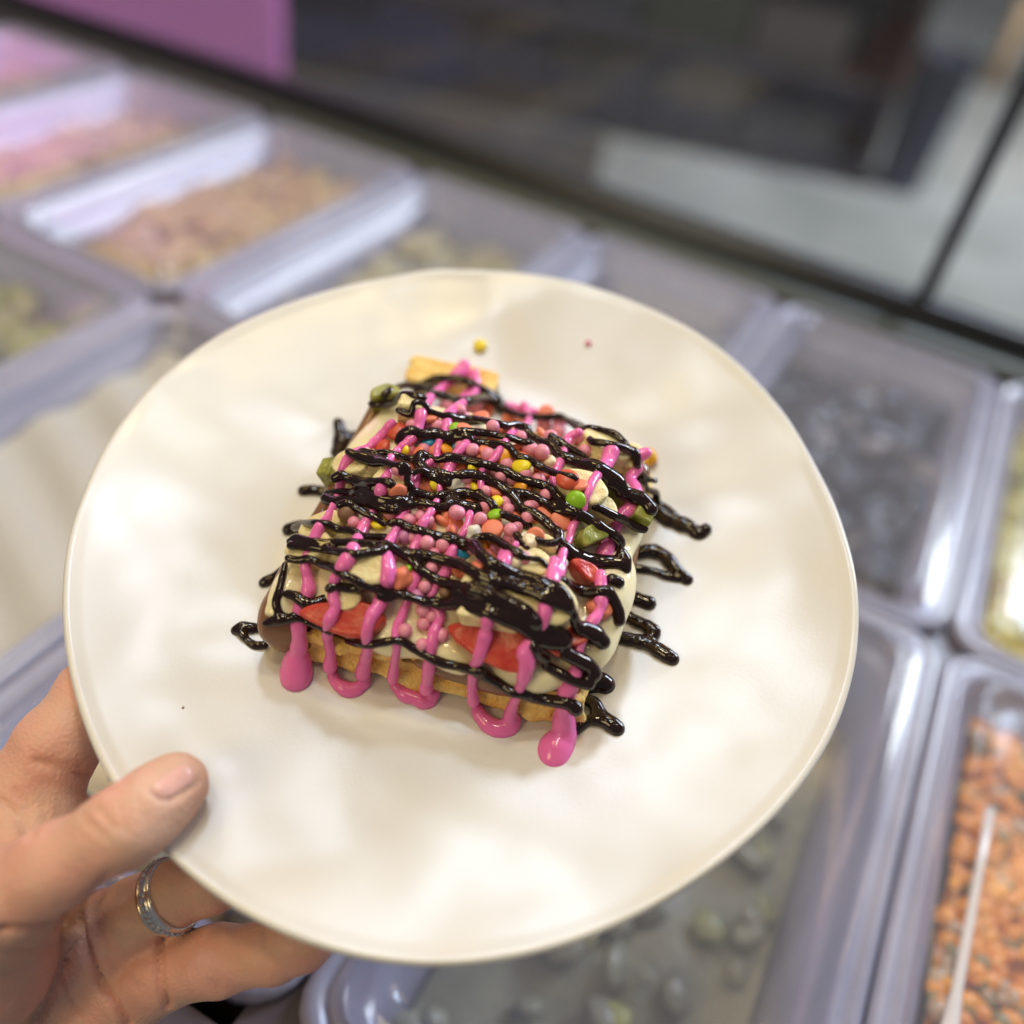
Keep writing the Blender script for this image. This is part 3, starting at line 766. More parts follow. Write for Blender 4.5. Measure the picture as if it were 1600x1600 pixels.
cs_ = [("yellow", 635,705,9.5,"small yellow sweet at the left between two black stripes"),("yellow",680,757,10,"yellow sweet just left of the white pebble"),("yellow",737,734,12,"yellow sweet above the white pebble"),("yellow",739,766,12,"yellow sweet right of the white pebble"),("yellow",592,822,13,"yellow sweet beside the brown ball"),("yellow",817,731,16,"largest yellow sweet right of centre"),("yellow",776,785,10,"yellow sweet above the middle green one"),
       ("green",712,671,10,"small green sweet near the back"),("green",641,892,12,"green sweet at the front left on the coral ball"),("green",901,781,16,"largest green sweet on the right"),("green",775,808,13,"green sweet in the middle of the heap"),
       ("blue",670,694,12,"blue sweet at the back left, half under black sauce"),("blue",714,696,12,"blue sweet right of the other one at the back"),("blue",722,864,12,"blue sweet at the front middle"),
       ("orange",696,705,11,"orange sweet between the two blue ones at the back"),("orange",787,713,15,"orange sweet right of centre near the back"),("orange",756,848,13,"orange sweet beside the blue one in front"),("orange",815,762,11,"orange sweet right of the middle black stripe")]
for c, px, py, r, lb in cs_:
    sweet(c + "_sweet", 'lentil', M[c], px, py, r * 1.05, lb, "coloured lentil sweets", jit=.35)
for m_, px, py, r, lb in (("white", 712,762,17,"large white sugar pebble in the middle"),("white",741,838,15,"white sugar pebble in front of the middle"),("white",869,880,16,"white sugar pebble at the right by a pink drip"),("ivory",829,843,13,"ivory chip right of centre"),("ivory",858,725,12,"ivory chip near the back right"),("white",652,802,10,"small white pebble left of centre"),("ivory",755,684,10,"ivory chip near the back middle"),("ivory",805,876,11,"ivory chip at the front right")):
    sweet("sugar_pebble", 'lump', M[m_], px, py, r, lb, "white sugar pebbles")
sweet("chocolate_ball", 'pearl', M['cocoa'], 539, 805, 17, "brown milk chocolate ball on the left of the waffle", lift=.45)
sweet("chocolate_ball", 'pearl', M['cocoa'], 697, 925, 11, "small brown chocolate ball at the front by the black pool", lift=.45)
B = bvh()
pe = {'A': [(1570,480),(1480,500),(1390,470),(1560,740),(1040,1140),(1100,870),(820,1200),(1160,1190),(1270,1190),(1230,1160),(1450,1140),(1520,930),(1270,1330),(1360,1330),(1060,1300),(1310,1400),(1060,1400),(1300,1480),(1180,1290),(1330,600),(1180,600),(1500,720)],
      'B': [(165,445),(555,540),(645,535),(640,590),(590,630),(780,610),(740,640),(800,690),(145,690),(260,560),(500,690),(300,830),(110,860),(370,860),(230,920),(340,980),(220,1020),(50,1060),(180,1090),(350,1040),(450,1080),(480,1010),(370,1150),(365,1195),(290,1260),(570,940),(440,820),(530,850),(340,780),(210,800),(230,720),(540,700),(400,1140),(470,690)],
      'C': [(1250,620),(1130,670),(1360,700),(1300,570),(1240,750),(1260,390),(1250,530),(1210,455)]}
for fr, L in pe.items():
    for x, y in L:
        (px, py), = cpx(fr, [(x, y)]); sweet("sugar_pearl", 'pearl', M['pearl'], px, py, 11.3, LP, GPk, lift=.55)
for px, py, lb in ((632, 842, "lilac pearl left of centre beside a pink strand"), (754, 877, "lilac pearl at the front middle below the blue sweet"), (653, 932, "lilac pearl at the front edge above the white cream")):
    sweet("lilac_pearl", 'pearl', M['lilac'], px, py, 12, lb, "lilac pearls", lift=.5)
sweet("yellow_sweet", 'lentil', M['yellow'], 750, 543, 11, "single yellow sweet lying on the plate behind the waffle", None, jit=.05, lift=.9)
sweet("pink_crumb", 'lump', M['pearl'], 919, 538, 5, "tiny pink crumb on the back of the plate", None, jit=.1, cat="crumb")
sweet("brown_crumb", 'lump', M['cocoa'], 286, 1106, 1.8, "tiny brown crumb on the front left of the plate", None, jit=.1, cat="crumb")
for dx, dy, r in ((8, 8, 9), (22, 12, 7), (-4, 14, 6)):
    pass

# ------------------------------------------------------------------ sauces
def strand_path(fr, pts, wid, B, lift=.35, bumpy=.14, seg=12, smooth=9, wscale=1.0, flat=1.0):
    p = np.array(cpx(fr, pts), float)
    w = np.atleast_1d(np.array(wid, float)) * CR[fr][2] * wscale
    if len(w) == 1: w = np.repeat(w, len(p))
    if len(w) != len(p): w = np.interp(np.linspace(0, 1, len(p)), np.linspace(0, 1, len(w)), w)
    # Catmull-Rom resample at ~2.2 px
    e = np.vstack([2 * p[0] - p[1], p, 2 * p[-1] - p[-2]]); ew = np.concatenate([[w[0]], w, [w[-1]]])
    out, ow = [], []
    for i in range(1, len(e) - 2):
        n = max(2, int(np.linalg.norm(e[i + 1] - e[i]) / 2.2))
        for k in range(n):
            t = k / n
            c = .5 * ((2 * e[i]) + (-e[i - 1] + e[i + 1]) * t + (2 * e[i - 1] - 5 * e[i] + 4 * e[i + 1] - e[i + 2]) * t * t + (-e[i - 1] + 3 * e[i] - 3 * e[i + 1] + e[i + 2]) * t ** 3)
            out.append(c); ow.append(ew[i] + (ew[i + 1] - ew[i]) * t)
    out.append(p[-1]); ow.append(w[-1])
    s = np.array(out); w = np.array(ow)
    off = rng.random() * 50
    arc = np.concatenate([[0], np.cumsum(np.linalg.norm(np.diff(s, axis=0), axis=1))])
    jit = np.stack([vnoise(np.stack([arc / 26 + off, arc * 0, arc * 0], -1), 1), vnoise(np.stack([arc / 26 + off + 9, arc * 0, arc * 0], -1), 1)], 1)
    s = s + jit * 1.3
    w = w * (1 + bumpy * vnoise(np.stack([arc / 15 + off, arc * 0 + 5, arc * 0], -1), 1) + bumpy * .5 * vnoise(np.stack([arc / 7 + off, arc * 0 + 8, arc * 0], -1), 1))
    smooth = int(max(smooth, w.max() * .5))
    D, NN = [], []
    for q in s:
        h = hit(B, *q)
        if h is None: D.append(np.nan); NN.append(PN)
        else: D.append(h[2]); NN.append(h[1])
    D = np.array(D); NN = np.array(NN)
    ok = ~np.isnan(D)
    D = np.interp(np.arange(len(D)), np.where(ok)[0], D[ok])
    n = len(D)
    md = np.array([D[max(0, i - 3):i + 4].min() for i in range(n)])
    k = np.exp(-.5 * (np.arange(-smooth, smooth + 1) / (smooth * .45)) ** 2); k /= k.sum()
    def sm(a): return np.convolve(np.pad(a, smooth, mode='edge'), k, 'valid')
    D = np.minimum(sm(md), D + .0008)
    D = sm(D)
    NN = np.stack([sm(NN[:, i]) for i in range(3)], 1)
    NN = np.array([nrm(v) for v in NN])
    C = np.array([CAMP + ray(*q) * d for q, d in zip(s, D)])
    R = w * .5 * D / F
    C = C + NN * (R * lift - np.maximum(R - .0021, 0) * .9)[:, None]
    return C, R, NN
def sauce(root, groups, m, h=.00042, k=.0014, kin=.0):
    """strands of sauce laid on what lies below them and running into each other where they meet; one mesh per strand."""
    paths, names = [], []
    for part, strands, B, kw in groups:
        for s in strands:
            q = {**kw, **(s[3] if len(s) > 3 else {})}
            C, Rr, NN = strand_path(*s[:3], B, **q)
            paths.append((W2P(C), Rr)); names.append(part)
    lo = np.min([p.min(0) - r.max() - .003 for p, r in paths], axis=0); hi = np.max([p.max(0) + r.max() + .003 for p, r in paths], axis=0)
    n = np.ceil((hi - lo) / h).astype(int) + 2
    G = np.full(n, .004, np.float32)
    ax = [(lo[i] + h * np.arange(n[i])).astype(np.float32) for i in range(3)]
    for p, r in paths:
        pad = r.max() + .0035
        i0 = np.maximum(((p.min(0) - pad - lo) / h).astype(int), 0); i1 = np.minimum(((p.max(0) + pad - lo) / h).astype(int) + 2, n)
        L = np.full(i1 - i0, .004, np.float32)
        for c, rr_ in zip(p, r):
            w_ = rr_ + .0028
            j0 = np.maximum(((c - w_ - lo) / h).astype(int), i0); j1 = np.minimum(((c + w_ - lo) / h).astype(int) + 2, i1)
            sx, sy, sz = [ax[i][j0[i]:j1[i]] - np.float32(c[i]) for i in range(3)]
            d = np.sqrt(sx[:, None, None] ** 2 + sy[None, :, None] ** 2 + sz[None, None, :] ** 2) - np.float32(rr_)
            sl_ = tuple(slice(j0[i] - i0[i], j1[i] - i0[i]) for i in range(3))
            L[sl_] = np.minimum(L[sl_], d)
        S = tuple(slice(i0[i], i1[i]) for i in range(3))
        G[S] = smin(G[S], L, k)
    for i in range(3):                                   # surface tension
        G = (np.roll(G, 1, i) + 2 * G + np.roll(G, -1, i)) * .25
    class g_: pass
    g_.lo = lo; g_.h = h
    V, Fc = nets(G, g_)
    # outward normals of the whole body, so that the strands meet without a seam
    t3 = V[Fc]; nv_ = np.cross(t3[:, 2] - t3[:, 0], t3[:, 3] - t3[:, 1]); vn = np.zeros_like(V)
    for i in range(4): np.add.at(vn, Fc[:, i], nv_)
    vn /= np.maximum(np.linalg.norm(vn, axis=1, keepdims=True), 1e-12)
    vnw = vn[:, 0:1] * PX + vn[:, 1:2] * PY + vn[:, 2:3] * PN
    fc = t3.mean(1)
    allc = np.concatenate([p for p, r in paths]); allr = np.concatenate([r for p, r in paths]); ids = np.concatenate([np.full(len(p), i) for i, (p, r) in enumerate(paths)])
    from mathutils.kdtree import KDTree
    kd = KDTree(len(allc))
    for i, c in enumerate(allc): kd.insert(Vector(c), i)
    kd.balance()
    own = np.empty(len(fc), int)
    for i, c in enumerate(fc):
        best = min(kd.find_n(Vector(c), 6), key=lambda t: t[2] - allr[t[1]])
        own[i] = ids[best[1]]
    Vw = P2W(V)
    for i in range(len(paths)):
        f = Fc[own == i]
        if len(f) == 0: continue
        u, inv = np.unique(f, return_inverse=True)
        o = put(names[i], Vw[u], inv.reshape(f.shape), m, root)
        o.data.normals_split_custom_set_from_vertices([tuple(v) for v in vnw[u]])
    addc(Vw, Fc)
pinkroot = empty("pink_sauce", wl2w(np.array([.045, .02, .02])), "bright pink sauce drizzled front to back over the fruit and dripping onto the plate", "sauce")
PK = [
 # front drips, each running from the heap over the crust to the plate
 ('C', [(600,20),(545,140),(510,230),(520,320),(530,400),(490,500),(470,580),(468,700),(458,800),(452,870),(447,940)], [55,60,60,65,75,85,85,88,98,165,170]),
 ('C', [(900,-40),(840,90),(780,210),(730,280),(690,350),(680,450),(700,520),(660,620),(650,700),(665,790),(663,890)], [50,60,75,70,60,60,70,75,60,60,72]),
 ('C', [(672,905),(705,990),(790,1035),(870,1005),(895,945)], [45,75,85,80,60]),
 ('C', [(1040,100),(1015,180),(1025,260),(1010,350),(970,490),(930,570),(900,660),(895,760),(880,850),(865,930)], [45,62,70,75,80,75,70,60,75,85]),
 ('C', [(1180,150),(1210,260),(1180,380),(1140,500),(1100,590),(1070,650),(1075,760),(1065,850),(1060,960)], [50,60,60,50,55,55,48,52,72]),
 ('C', [(1062,1000),(1120,1060),(1200,1090),(1280,1115),(1305,1060)], [50,80,85,85,80]),
 ('C', [(1430,160),(1380,280),(1320,400),(1295,460),(1350,560),(1325,640),(1300,740),(1290,810),(1280,900),(1272,1020)], [50,55,50,45,60,65,68,65,75,80]),
 ('D', [(440,40),(400,150),(375,250),(355,400),(340,490),(315,570),(290,610),(283,700),(288,790)], [50,55,55,55,72,60,50,42,55]),
 ('D', [(290,805),(335,880),(400,922),(465,915),(490,885)], [40,75,85,80,60]),
 ('D', [(690,90),(650,290),(640,370),(600,470),(550,535),(558,590),(530,680),(500,760),(480,830),(468,870)], [50,65,65,55,85,70,60,48,55,62]),
 ('D', [(925,170),(930,270),(905,350),(870,400),(820,520),(798,620),(775,690),(752,740),(738,830),(735,900),(742,960)], [40,48,50,52,40,55,75,90,85,105,95]),
 ('D', [(752,900),(738,965),(700,1020),(694,1050)], [70,100,165,160]),
 # runs across the top of the heap
 ('A', [(1500,215),(1470,260),(1390,330),(1280,410),(1230,480),(1212,590),(1150,690),(1080,750)], [80,85,50,60,65,60,55,50]),
 ('A', [(1580,300),(1560,380),(1450,480),(1400,540),(1380,610),(1340,700),(1330,790)], [60,50,55,65,55,45,45]),
 ('A', [(1050,570),(985,650),(900,720),(795,780),(750,860),(735,960),(690,1080),(650,1160),(600,1230),(560,1330)], [60,60,50,55,55,58,50,52,58,60]),
 ('A', [(1080,740),(1020,820),(1030,880),(985,980),(950,1090),(895,1190),(830,1300),(775,1410),(735,1470)], [50,48,50,70,50,50,55,80,70]),
 ('A', [(1330,780),(1210,880),(1180,970),(1140,1100),(1100,1170),(1060,1260),(1015,1370),(1015,1460),(1000,1540)], [40,60,68,55,60,55,58,65,70]),
 ('A', [(1420,790),(1400,870),(1350,930),(1345,1010),(1290,1120),(1240,1190),(1210,1290),(1195,1380)], [52,58,42,40,50,55,52,50]),
 ('B', [(155,240),(130,330),(40,420),(-10,520)], [50,45,45,50]),
 ('B', [(440,420),(465,520),(380,570),(300,690),(265,740),(200,800),(190,910)], [40,40,48,42,42,40,38]),
 ('B', [(160,580),(110,640),(60,690),(10,770),(-5,830)], [45,48,55,60,52]),
 ('B', [(760,580),(700,620),(650,760),(615,850),(610,950)], [50,48,45,48,40]),
 ('B', [(340,430),(430,460),(500,470)], [50,55,45]),
 ('B', [(945,690),(915,760),(840,860),(818,915),(795,985),(785,1040),(720,1130),(700,1210),(660,1300),(655,1400),(610,1430),(560,1540)], [80,85,48,42,36,36,45,48,45,45,55,60]),
 ('B', [(1100,780),(1060,840),(1085,930),(1065,1010),(1000,1090),(970,1160),(920,1260),(905,1300)], [55,62,80,90,65,52,90,100]),
 ('B', [(1110,720),(1150,700)], [70,60]),
 ('B', [(130,1050),(105,1140),(40,1230),(10,1290),(-10,1400)], [40,42,45,50,45]),
 ('B', [(390,1230),(350,1310),(310,1410),(250,1500)], [42,48,60,50]),
 ('B', [(880,1400),(885,1480),(880,1560)], [48,45,60]),
]
B = bvh()
sauce(pinkroot, [('strand', PK, B, dict(smooth=12, wscale=1.15, lift=.30))], M['pink'])

chocroot = empty("chocolate_sauce", wl2w(np.array([.045, .045, .03])), "glossy black chocolate sauce piped in stripes across the waffle and onto the plate", "sauce")
CK = [
 ('B', [(-190,330),(-90,270),(0,265),(60,265),(120,290),(170,320),(230,345),(280,375),(310,420),(335,455)], [45]),
 ('A', [(1000,390),(1080,350),(1160,325),(1240,335),(1310,345)], [48]),
 ('A', [(1290,375),(1360,395),(1430,415),(1500,430),(1600,405),(1680,420)], [50]),
 ('B', [(110,400),(190,375),(250,390),(300,420)], [45]),
 ('A', [(920,445),(1000,440),(1060,430),(1120,390),(1180,400),(1250,410)], [45]),
 ('A', [(1090,480),(1170,510),(1190,445),(1250,450),(1290,490),(1350,510),(1420,530),(1480,550),(1600,550)], [40]),
 ('B', [(0,480),(80,500),(160,500),(240,520),(330,540),(400,535),(450,560),(470,600)], [42]),
 ('A', [(1090,670),(1110,640),(1170,620),(1240,640),(1310,630),(1370,650),(1410,670)], [60,70,72,65]),
 ('B', [(20,590),(80,575),(150,580),(220,580),(300,595),(370,610),(430,630),(480,640)], [42]),
 ('B', [(60,610),(110,605),(150,640),(220,650),(300,650),(360,670),(400,720),(460,740),(530,770),(590,800),(650,820),(720,830),(750,845)], [40,42,45,45,48,40,30]),
 ('B', [(300,440),(400,480),(480,490),(560,490),(640,490),(700,520),(760,550),(850,560),(920,580),(980,600),(1030,640),(1050,670),(1090,690),(1100,760)], [40]),
 ('B', [(720,520),(800,570),(830,630),(900,640),(980,660),(1040,685),(1090,720)], [42]),
 ('B', [(450,560),(470,600),(540,640),(600,660),(640,710),(700,730),(760,760),(810,780),(870,800)], [48,50,55,65,75,80]),
 ('B', [(820,770),(880,800),(940,840),(985,870),(1000,910)], [70,105,115,100,70]),
 ('B', [(1000,930),(1070,950),(1120,970),(1170,1025)], [75,85,85,80]),
 ('B', [(600,600),(660,640),(720,680),(780,720),(815,755)], [42]),
 ('A', [(860,735),(940,755),(1000,750),(1080,770),(1160,790),(1230,770)], [45]),
 ('A', [(780,745),(870,795),(940,815),(1000,810),(1070,830),(1110,830)], [45,60,55,50]),
 ('A', [(860,770),(930,790),(1010,790)], [50,60,40]),
 ('A', [(1230,765),(1290,775),(1340,790),(1390,780),(1460,780),(1540,800),(1600,810)], [45,50]),
 ('B', [(0,720),(60,730),(140,750),(220,765),(290,790),(340,810),(400,840),(470,860),(540,880),(600,910),(640,950),(690,1000),(740,1040),(790,1070),(850,1110),(900,1140),(960,1180),(1000,1220),(990,1250)], [48,48,52,55,60,62,60,55]),
 ('A', [(1100,880),(1110,820),(1150,850),(1140,920),(1170,960)], [30,35,40,45]),
 ('A', [(1230,770),(1215,820),(1250,865),(1320,880),(1370,900)], [70,75,60]),
 ('A', [(1160,880),(1230,860),(1280,900),(1340,920),(1400,935)], [40,50]),
 ('A', [(1360,870),(1420,890),(1480,895),(1540,890),(1600,900)], [38]),
 ('B', [(80,820),(130,820),(200,840),(250,860),(300,890),(340,930),(400,980),(430,1030),(500,1050),(560,1090),(600,1130),(640,1160),(640,1200),(680,1250),(720,1290),(800,1320),(880,1340),(960,1345),(1000,1350)], [48,50,55,58,55,60,65,75,85,80]),
 ('A', [(690,910),(740,890),(800,910),(880,930),(960,930),(1020,930),(1050,945)], [58,62,55,58]),
 ('A', [(640,1010),(700,1000),(780,1000),(860,1000),(940,1020),(1020,1040),(1100,1040)], [50,58]),
 ('A', [(640,1045),(700,1060),(780,1050),(860,1060),(930,1070),(1000,1095),(1070,1110)], [65,70,60]),
 ('A', [(1130,1060),(1170,1000),(1240,1010),(1300,1030),(1380,1020),(1440,1010),(1500,1000),(1560,1020),(1600,1010)], [60]),
 ('A', [(1110,1090),(1180,1070),(1250,1060),(1300,1080),(1370,1090),(1430,1060),(1500,1090),(1580,1100)], [55,62]),
 ('B', [(60,940),(120,940),(180,960),(240,980),(265,1010)], [45]),
 ('B', [(20,990),(100,1010),(160,1035)], [60,65]),
 ('B', [(310,1050),(360,1070),(420,1100),(470,1130)], [48]),
 ('B', [(400,1170),(430,1210),(460,1240)], [45,55]),
 ('B', [(390,920),(440,930),(500,960),(560,990),(590,1010),(640,1040),(700,1040),(760,1060)], [48,52,60]),
 ('A', [(720,1080),(780,1070),(820,1100),(880,1130),(940,1150),(1000,1190)], [45]),
 ('A', [(440,1220),(500,1200),(580,1190),(650,1200),(720,1230),(800,1245),(870,1270),(940,1275),(1010,1275)], [48]),
 ('A', [(1040,1190),(1100,1190),(1160,1220),(1230,1240),(1300,1260),(1370,1280),(1440,1300),(1500,1330)], [52,60]),
 ('B', [(93,1237),(150,1230),(200,1290),(250,1330),(320,1370),(400,1400),(470,1430),(540,1460),(600,1490),(650,1510),(680,1560)], [58,62]),
 ('B', [(0,1180),(60,1205),(110,1230)], [50]),
 ('B', [(160,1190),(220,1185),(280,1210),(330,1240),(380,1270),(420,1290)], [48,55]),
 ('B', [(430,1300),(480,1310),(530,1320),(570,1360)], [35]),
 ('B', [(510,1200),(560,1220),(620,1220),(650,1200)], [42]),
 ('A', [(410,1310),(450,1285),(530,1300),(620,1310),(720,1310),(800,1310),(900,1320),(1000,1330)], [45,55]),
 ('A', [(420,1330),(520,1335),(620,1350),(720,1370),(820,1385),(900,1375),(990,1360)], [50,58]),
 ('A', [(1000,1330),(1060,1350),(1120,1380),(1180,1400),(1250,1390),(1320,1400),(1400,1430),(1470,1440),(1540,1490),(1600,1530)], [58]),
 ('B', [(186,1421),(260,1450),(340,1460),(420,1490),(500,1520),(580,1560),(650,1590),(690,1600)], [55,60]),
 ('C', [(400,210),(460,220),(530,210),(600,240),(680,270),(750,310),(820,340),(880,380),(940,390),(1000,410),(1060,430),(1130,440),(1200,460),(1260,480)], [48,52,58,55]),
 ('C', [(960,455),(1000,470),(1050,465)], [30]),
 ('C', [(1130,170),(1220,270),(1270,300),(1340,340),(1450,375),(1540,390),(1600,410)], [60,70]),
 ('D', [(280,222),(340,240),(420,280),(500,310),(560,345),(600,380)], [62,70]),
 ('D', [(0,45),(80,60),(160,80),(230,110),(300,140),(400,180),(500,200),(600,230),(680,260),(750,280)], [44,40]),
 ('D', [(280,15),(330,60),(400,110),(470,140),(560,160),(640,190),(700,210),(740,250),(760,300)], [48,42]),
 ('D', [(80,285),(130,300),(200,300),(280,320),(360,345),(440,365),(520,390),(580,425),(640,450),(700,480),(745,475)], [50,60,68,68,70,78,85,80], dict(smooth=18, wscale=1.1, bumpy=.06, lift=-.1)),
 ('D', [(440,385),(520,415),(590,455),(660,485),(730,495)], [50,60,70,75,65], dict(smooth=18, lift=-.1, bumpy=.06)),
 ('D', [(200,245),(290,260),(370,290),(440,330),(520,360),(600,400),(690,420),(735,440)], [45,40,45,48,50,50,50], dict(wscale=1.0, smooth=16)),
 ('D', [(730,250),(765,320),(790,380),(820,430)], [50,55,50]),
 ('D', [(720,190),(780,220),(850,240),(920,240),(960,240),(990,290),(1010,340),(1010,380)], [55,60,65,58]),
 ('D', [(830,420),(890,450),(930,490)], [75,95,75]),
 ('D', [(580,510),(610,560),(650,580)], [45]),
 ('D', [(650,610),(700,640),(760,670),(820,690),(860,700)], [50,55]),
 ('D', [(750,545),(820,580),(870,610),(890,645)], [70,80]),
 ('C', [(770,720),(840,740),(920,750),(1000,735),(1060,720),(1120,725),(1180,760),(1250,800),(1320,840),(1400,870),(1500,895),(1600,915)], [45,52,55,62]),
 ('D', [(310,635),(400,680),(440,710),(490,740),(540,750),(620,770),(700,780),(760,790),(800,820)], [58,50,52,62,72]),
 ('C', [(660,400),(700,380),(760,390),(820,390),(870,385)], [58]),
 ('C', [(400,435),(450,455),(520,490),(580,490),(630,470)], [55,70,72,65]),
 ('C', [(380,250),(345,420),(330,500),(350,570)], [40,55,45]),
 ('C', [(440,560),(500,590),(560,620),(620,650),(660,670)], [38]),
 ('C', [(260,620),(340,590),(440,585)], [45,70,55]),
 ('B', [(1005,1290),(1025,1330),(1030,1380)], [60,75,60]),
 ('D', [(975,180),(1010,195)], [55]),
 ('B', [(1090,690),(1110,800),(1165,850),(1200,860)], [32]),
 ('B', [(1110,850),(1160,910),(1205,935),(1200,1000)], [38,45]),
 ('B', [(850,1010),(900,1035),(960,1060),(1030,1090),(1100,1130),(1140,1140)], [45,52]),
]
DR = [
 ('C', [(75,665),(110,640),(170,650),(240,650)], [65,55]),
 ('C', [(110,670),(150,725),(190,755),(250,755)], [48,52]),
 ('C', [(255,370),(300,340),(370,300)], [62,70]),
 ('A', [(405,1235),(440,1222),(480,1210)], [75,70]),
 ('A', [(500,990),(560,985),(640,1000)], [62,70]),
 ('A', [(712,565),(730,620),(740,680),(722,750)], [55,80,105,105]),
 ('A', [(740,650),(820,640),(900,610)], [60,38]),
 ('B', [(1190,1000),(1260,1060),(1320,1100),(1400,1130),(1460,1175),(1500,1145)], [90,110,90,65,75,70]),
 ('B', [(1060,1300),(1160,1270),(1240,1290),(1300,1350),(1340,1400),(1390,1440)], [70,75,60,70]),
 ('B', [(1060,1370),(1180,1390),(1260,1410),(1330,1430)], [42,38,50]),
 ('D', [(1030,240),(1100,275),(1160,300)], [58,65]),
 ('D', [(1020,340),(1100,390),(1160,420),(1188,445),(1150,490)], [58,60]),
 ('D', [(970,460),(1060,480),(1150,500),(1220,540),(1280,580)], [68,60,68]),
 ('D', [(860,710),(920,690),(945,705)], [85,105]),
 ('D', [(835,770),(890,800),(920,850),(970,890),(1005,925)], [55,65,72]),
 ('D', [(800,920),(870,880),(940,890),(1000,930)], [68,55,65,72]),
]
BP = BVHTree.FromPolygons([Vector(v) for v in PW], PF)
B = bvh()
sauce(chocroot, [('drip', DR, BP, dict(lift=.25, smooth=10, wscale=1.15)), ('strand', CK, B, dict(lift=.16, smooth=11, wscale=1.12, bumpy=.08))], M['choc'], k=.0011)

# ------------------------------------------------------------------ the hand
TH_ = [((280, 1223), .2350, 7.5), ((253, 1246), .2325, 8.4), ((225, 1271), .2290, 8.9), ((186, 1296), .2265, 9.1), ((86, 1358), .2270, 10.0), ((10, 1402), .2300, 11.5), ((-80, 1455), .2370, 15.0), ((-200, 1540), .2500, 19.0)]
IX = [((-150, 1420), .270, 15), ((45, 1250), .262, 13.4), ((93, 1162), .262, 11.3), ((140, 1085), .268, 9.6), ((205, 1040), .281, 8.6), ((250, 1020), .288, 8.0)]
MD = [((-100, 1500), .282, 15), ((60, 1350), .272, 13.0), ((150, 1302), .270, 10.0), ((240, 1262), .272, 9.2), ((310, 1235), .278, 8.4), ((355, 1220), .282, 7.8)]
RG = [((-40, 1610), .285, 15), ((165, 1462), .272, 13.0), ((218, 1425), .266, 10.0), ((266, 1400), .262, 8.9), ((330, 1372), .261, 9.3), ((400, 1345), .268, 8.6), ((445, 1330), .273, 8.0)]
PK_ = [((30, 1720), .288, 15), ((205, 1540), .274, 12.2), ((262, 1516), .266, 10.3), ((340, 1500), .260, 9.2), ((425, 1488), .254, 8.0), ((470, 1472), .2505, 7.2), ((492, 1463), .250, 6.4)]
allp = np.array([at(*p[0], p[1]) for c in (TH_, IX, MD, RG, PK_) for p in c])
lo = allp.min(0) - .022; hi = allp.max(0) + .022
clipq = [at(-260, y, .27) for y in (1200, 1700)]
_e = at(-300, 1690, .284); lo = np.minimum(lo, _e - .03); hi = np.maximum(hi, _e + .03)
g = Grid(lo, hi, .00125)
P = g.P
def chain(pts, k):
    d = None
    for (p, dp, r), (p2, dp2, r2) in zip(pts[:-1], pts[1:]):
        e = sd_cone(P, at(*p, dp), at(*p2, dp2), r * .001, r2 * .001)
        d = e if d is None else smin(d, e, k)
    return d
fing = [chain(c, .003) for c in (IX, MD, RG, PK_)]
fd = fing[0]
for f2 in fing[1:]: fd = smin(fd, f2, .0022)
palm = None
for p1, d1, r1, p2, d2, r2 in (((-60, 1420), .268, 15, (120, 1500), .276, 13), ((-100, 1560), .278, 17, (150, 1560), .280, 13), ((-60, 1650), .284, 17, (140, 1640), .286, 13), ((35, 1265), .264, 12, (40, 1330), .262, 12)):
    e = sd_cone(P, at(*p1, d1), at(*p2, d2), r1 * .001, r2 * .001)
    palm = e if palm is None else smin(palm, e, .008)
d = smin(fd, palm, .006)
th_d = chain(TH_, .004)
then = sd_cone(P, at(-10, 1420, .237), at(-60, 1580, .262), .012, .019)
then = smin(then, sd_cone(P, at(40, 1400, .240), at(0, 1500, .255), .008, .015), .008)
th_d = smin(th_d, then, .008)
palm = smin(palm, sd_cone(P, at(-140, 1590, .272), at(-300, 1690, .284), .022, .025), .01)
d = smin(fd, palm, .006)
web = sd_cone(P, at(75, 1290, .258), at(10, 1370, .245), .008, .012)
d = smin(d, web, .007)
d = smin(d, th_d, .0025)
HV, HF = nets(d, g)
HB = BVHTree.FromPolygons([Vector(v) for v in HV], [tuple(map(int, f)) for f in HF])
HN = None
def hand_ray(px, py):
    dd = ray(px, py); L = np.linalg.norm(dd)
    r = HB.ray_cast(Vector(CAMP), Vector(dd / L))
    return None if r[0] is None else (np.array(r[0]), np.array(r[1]))
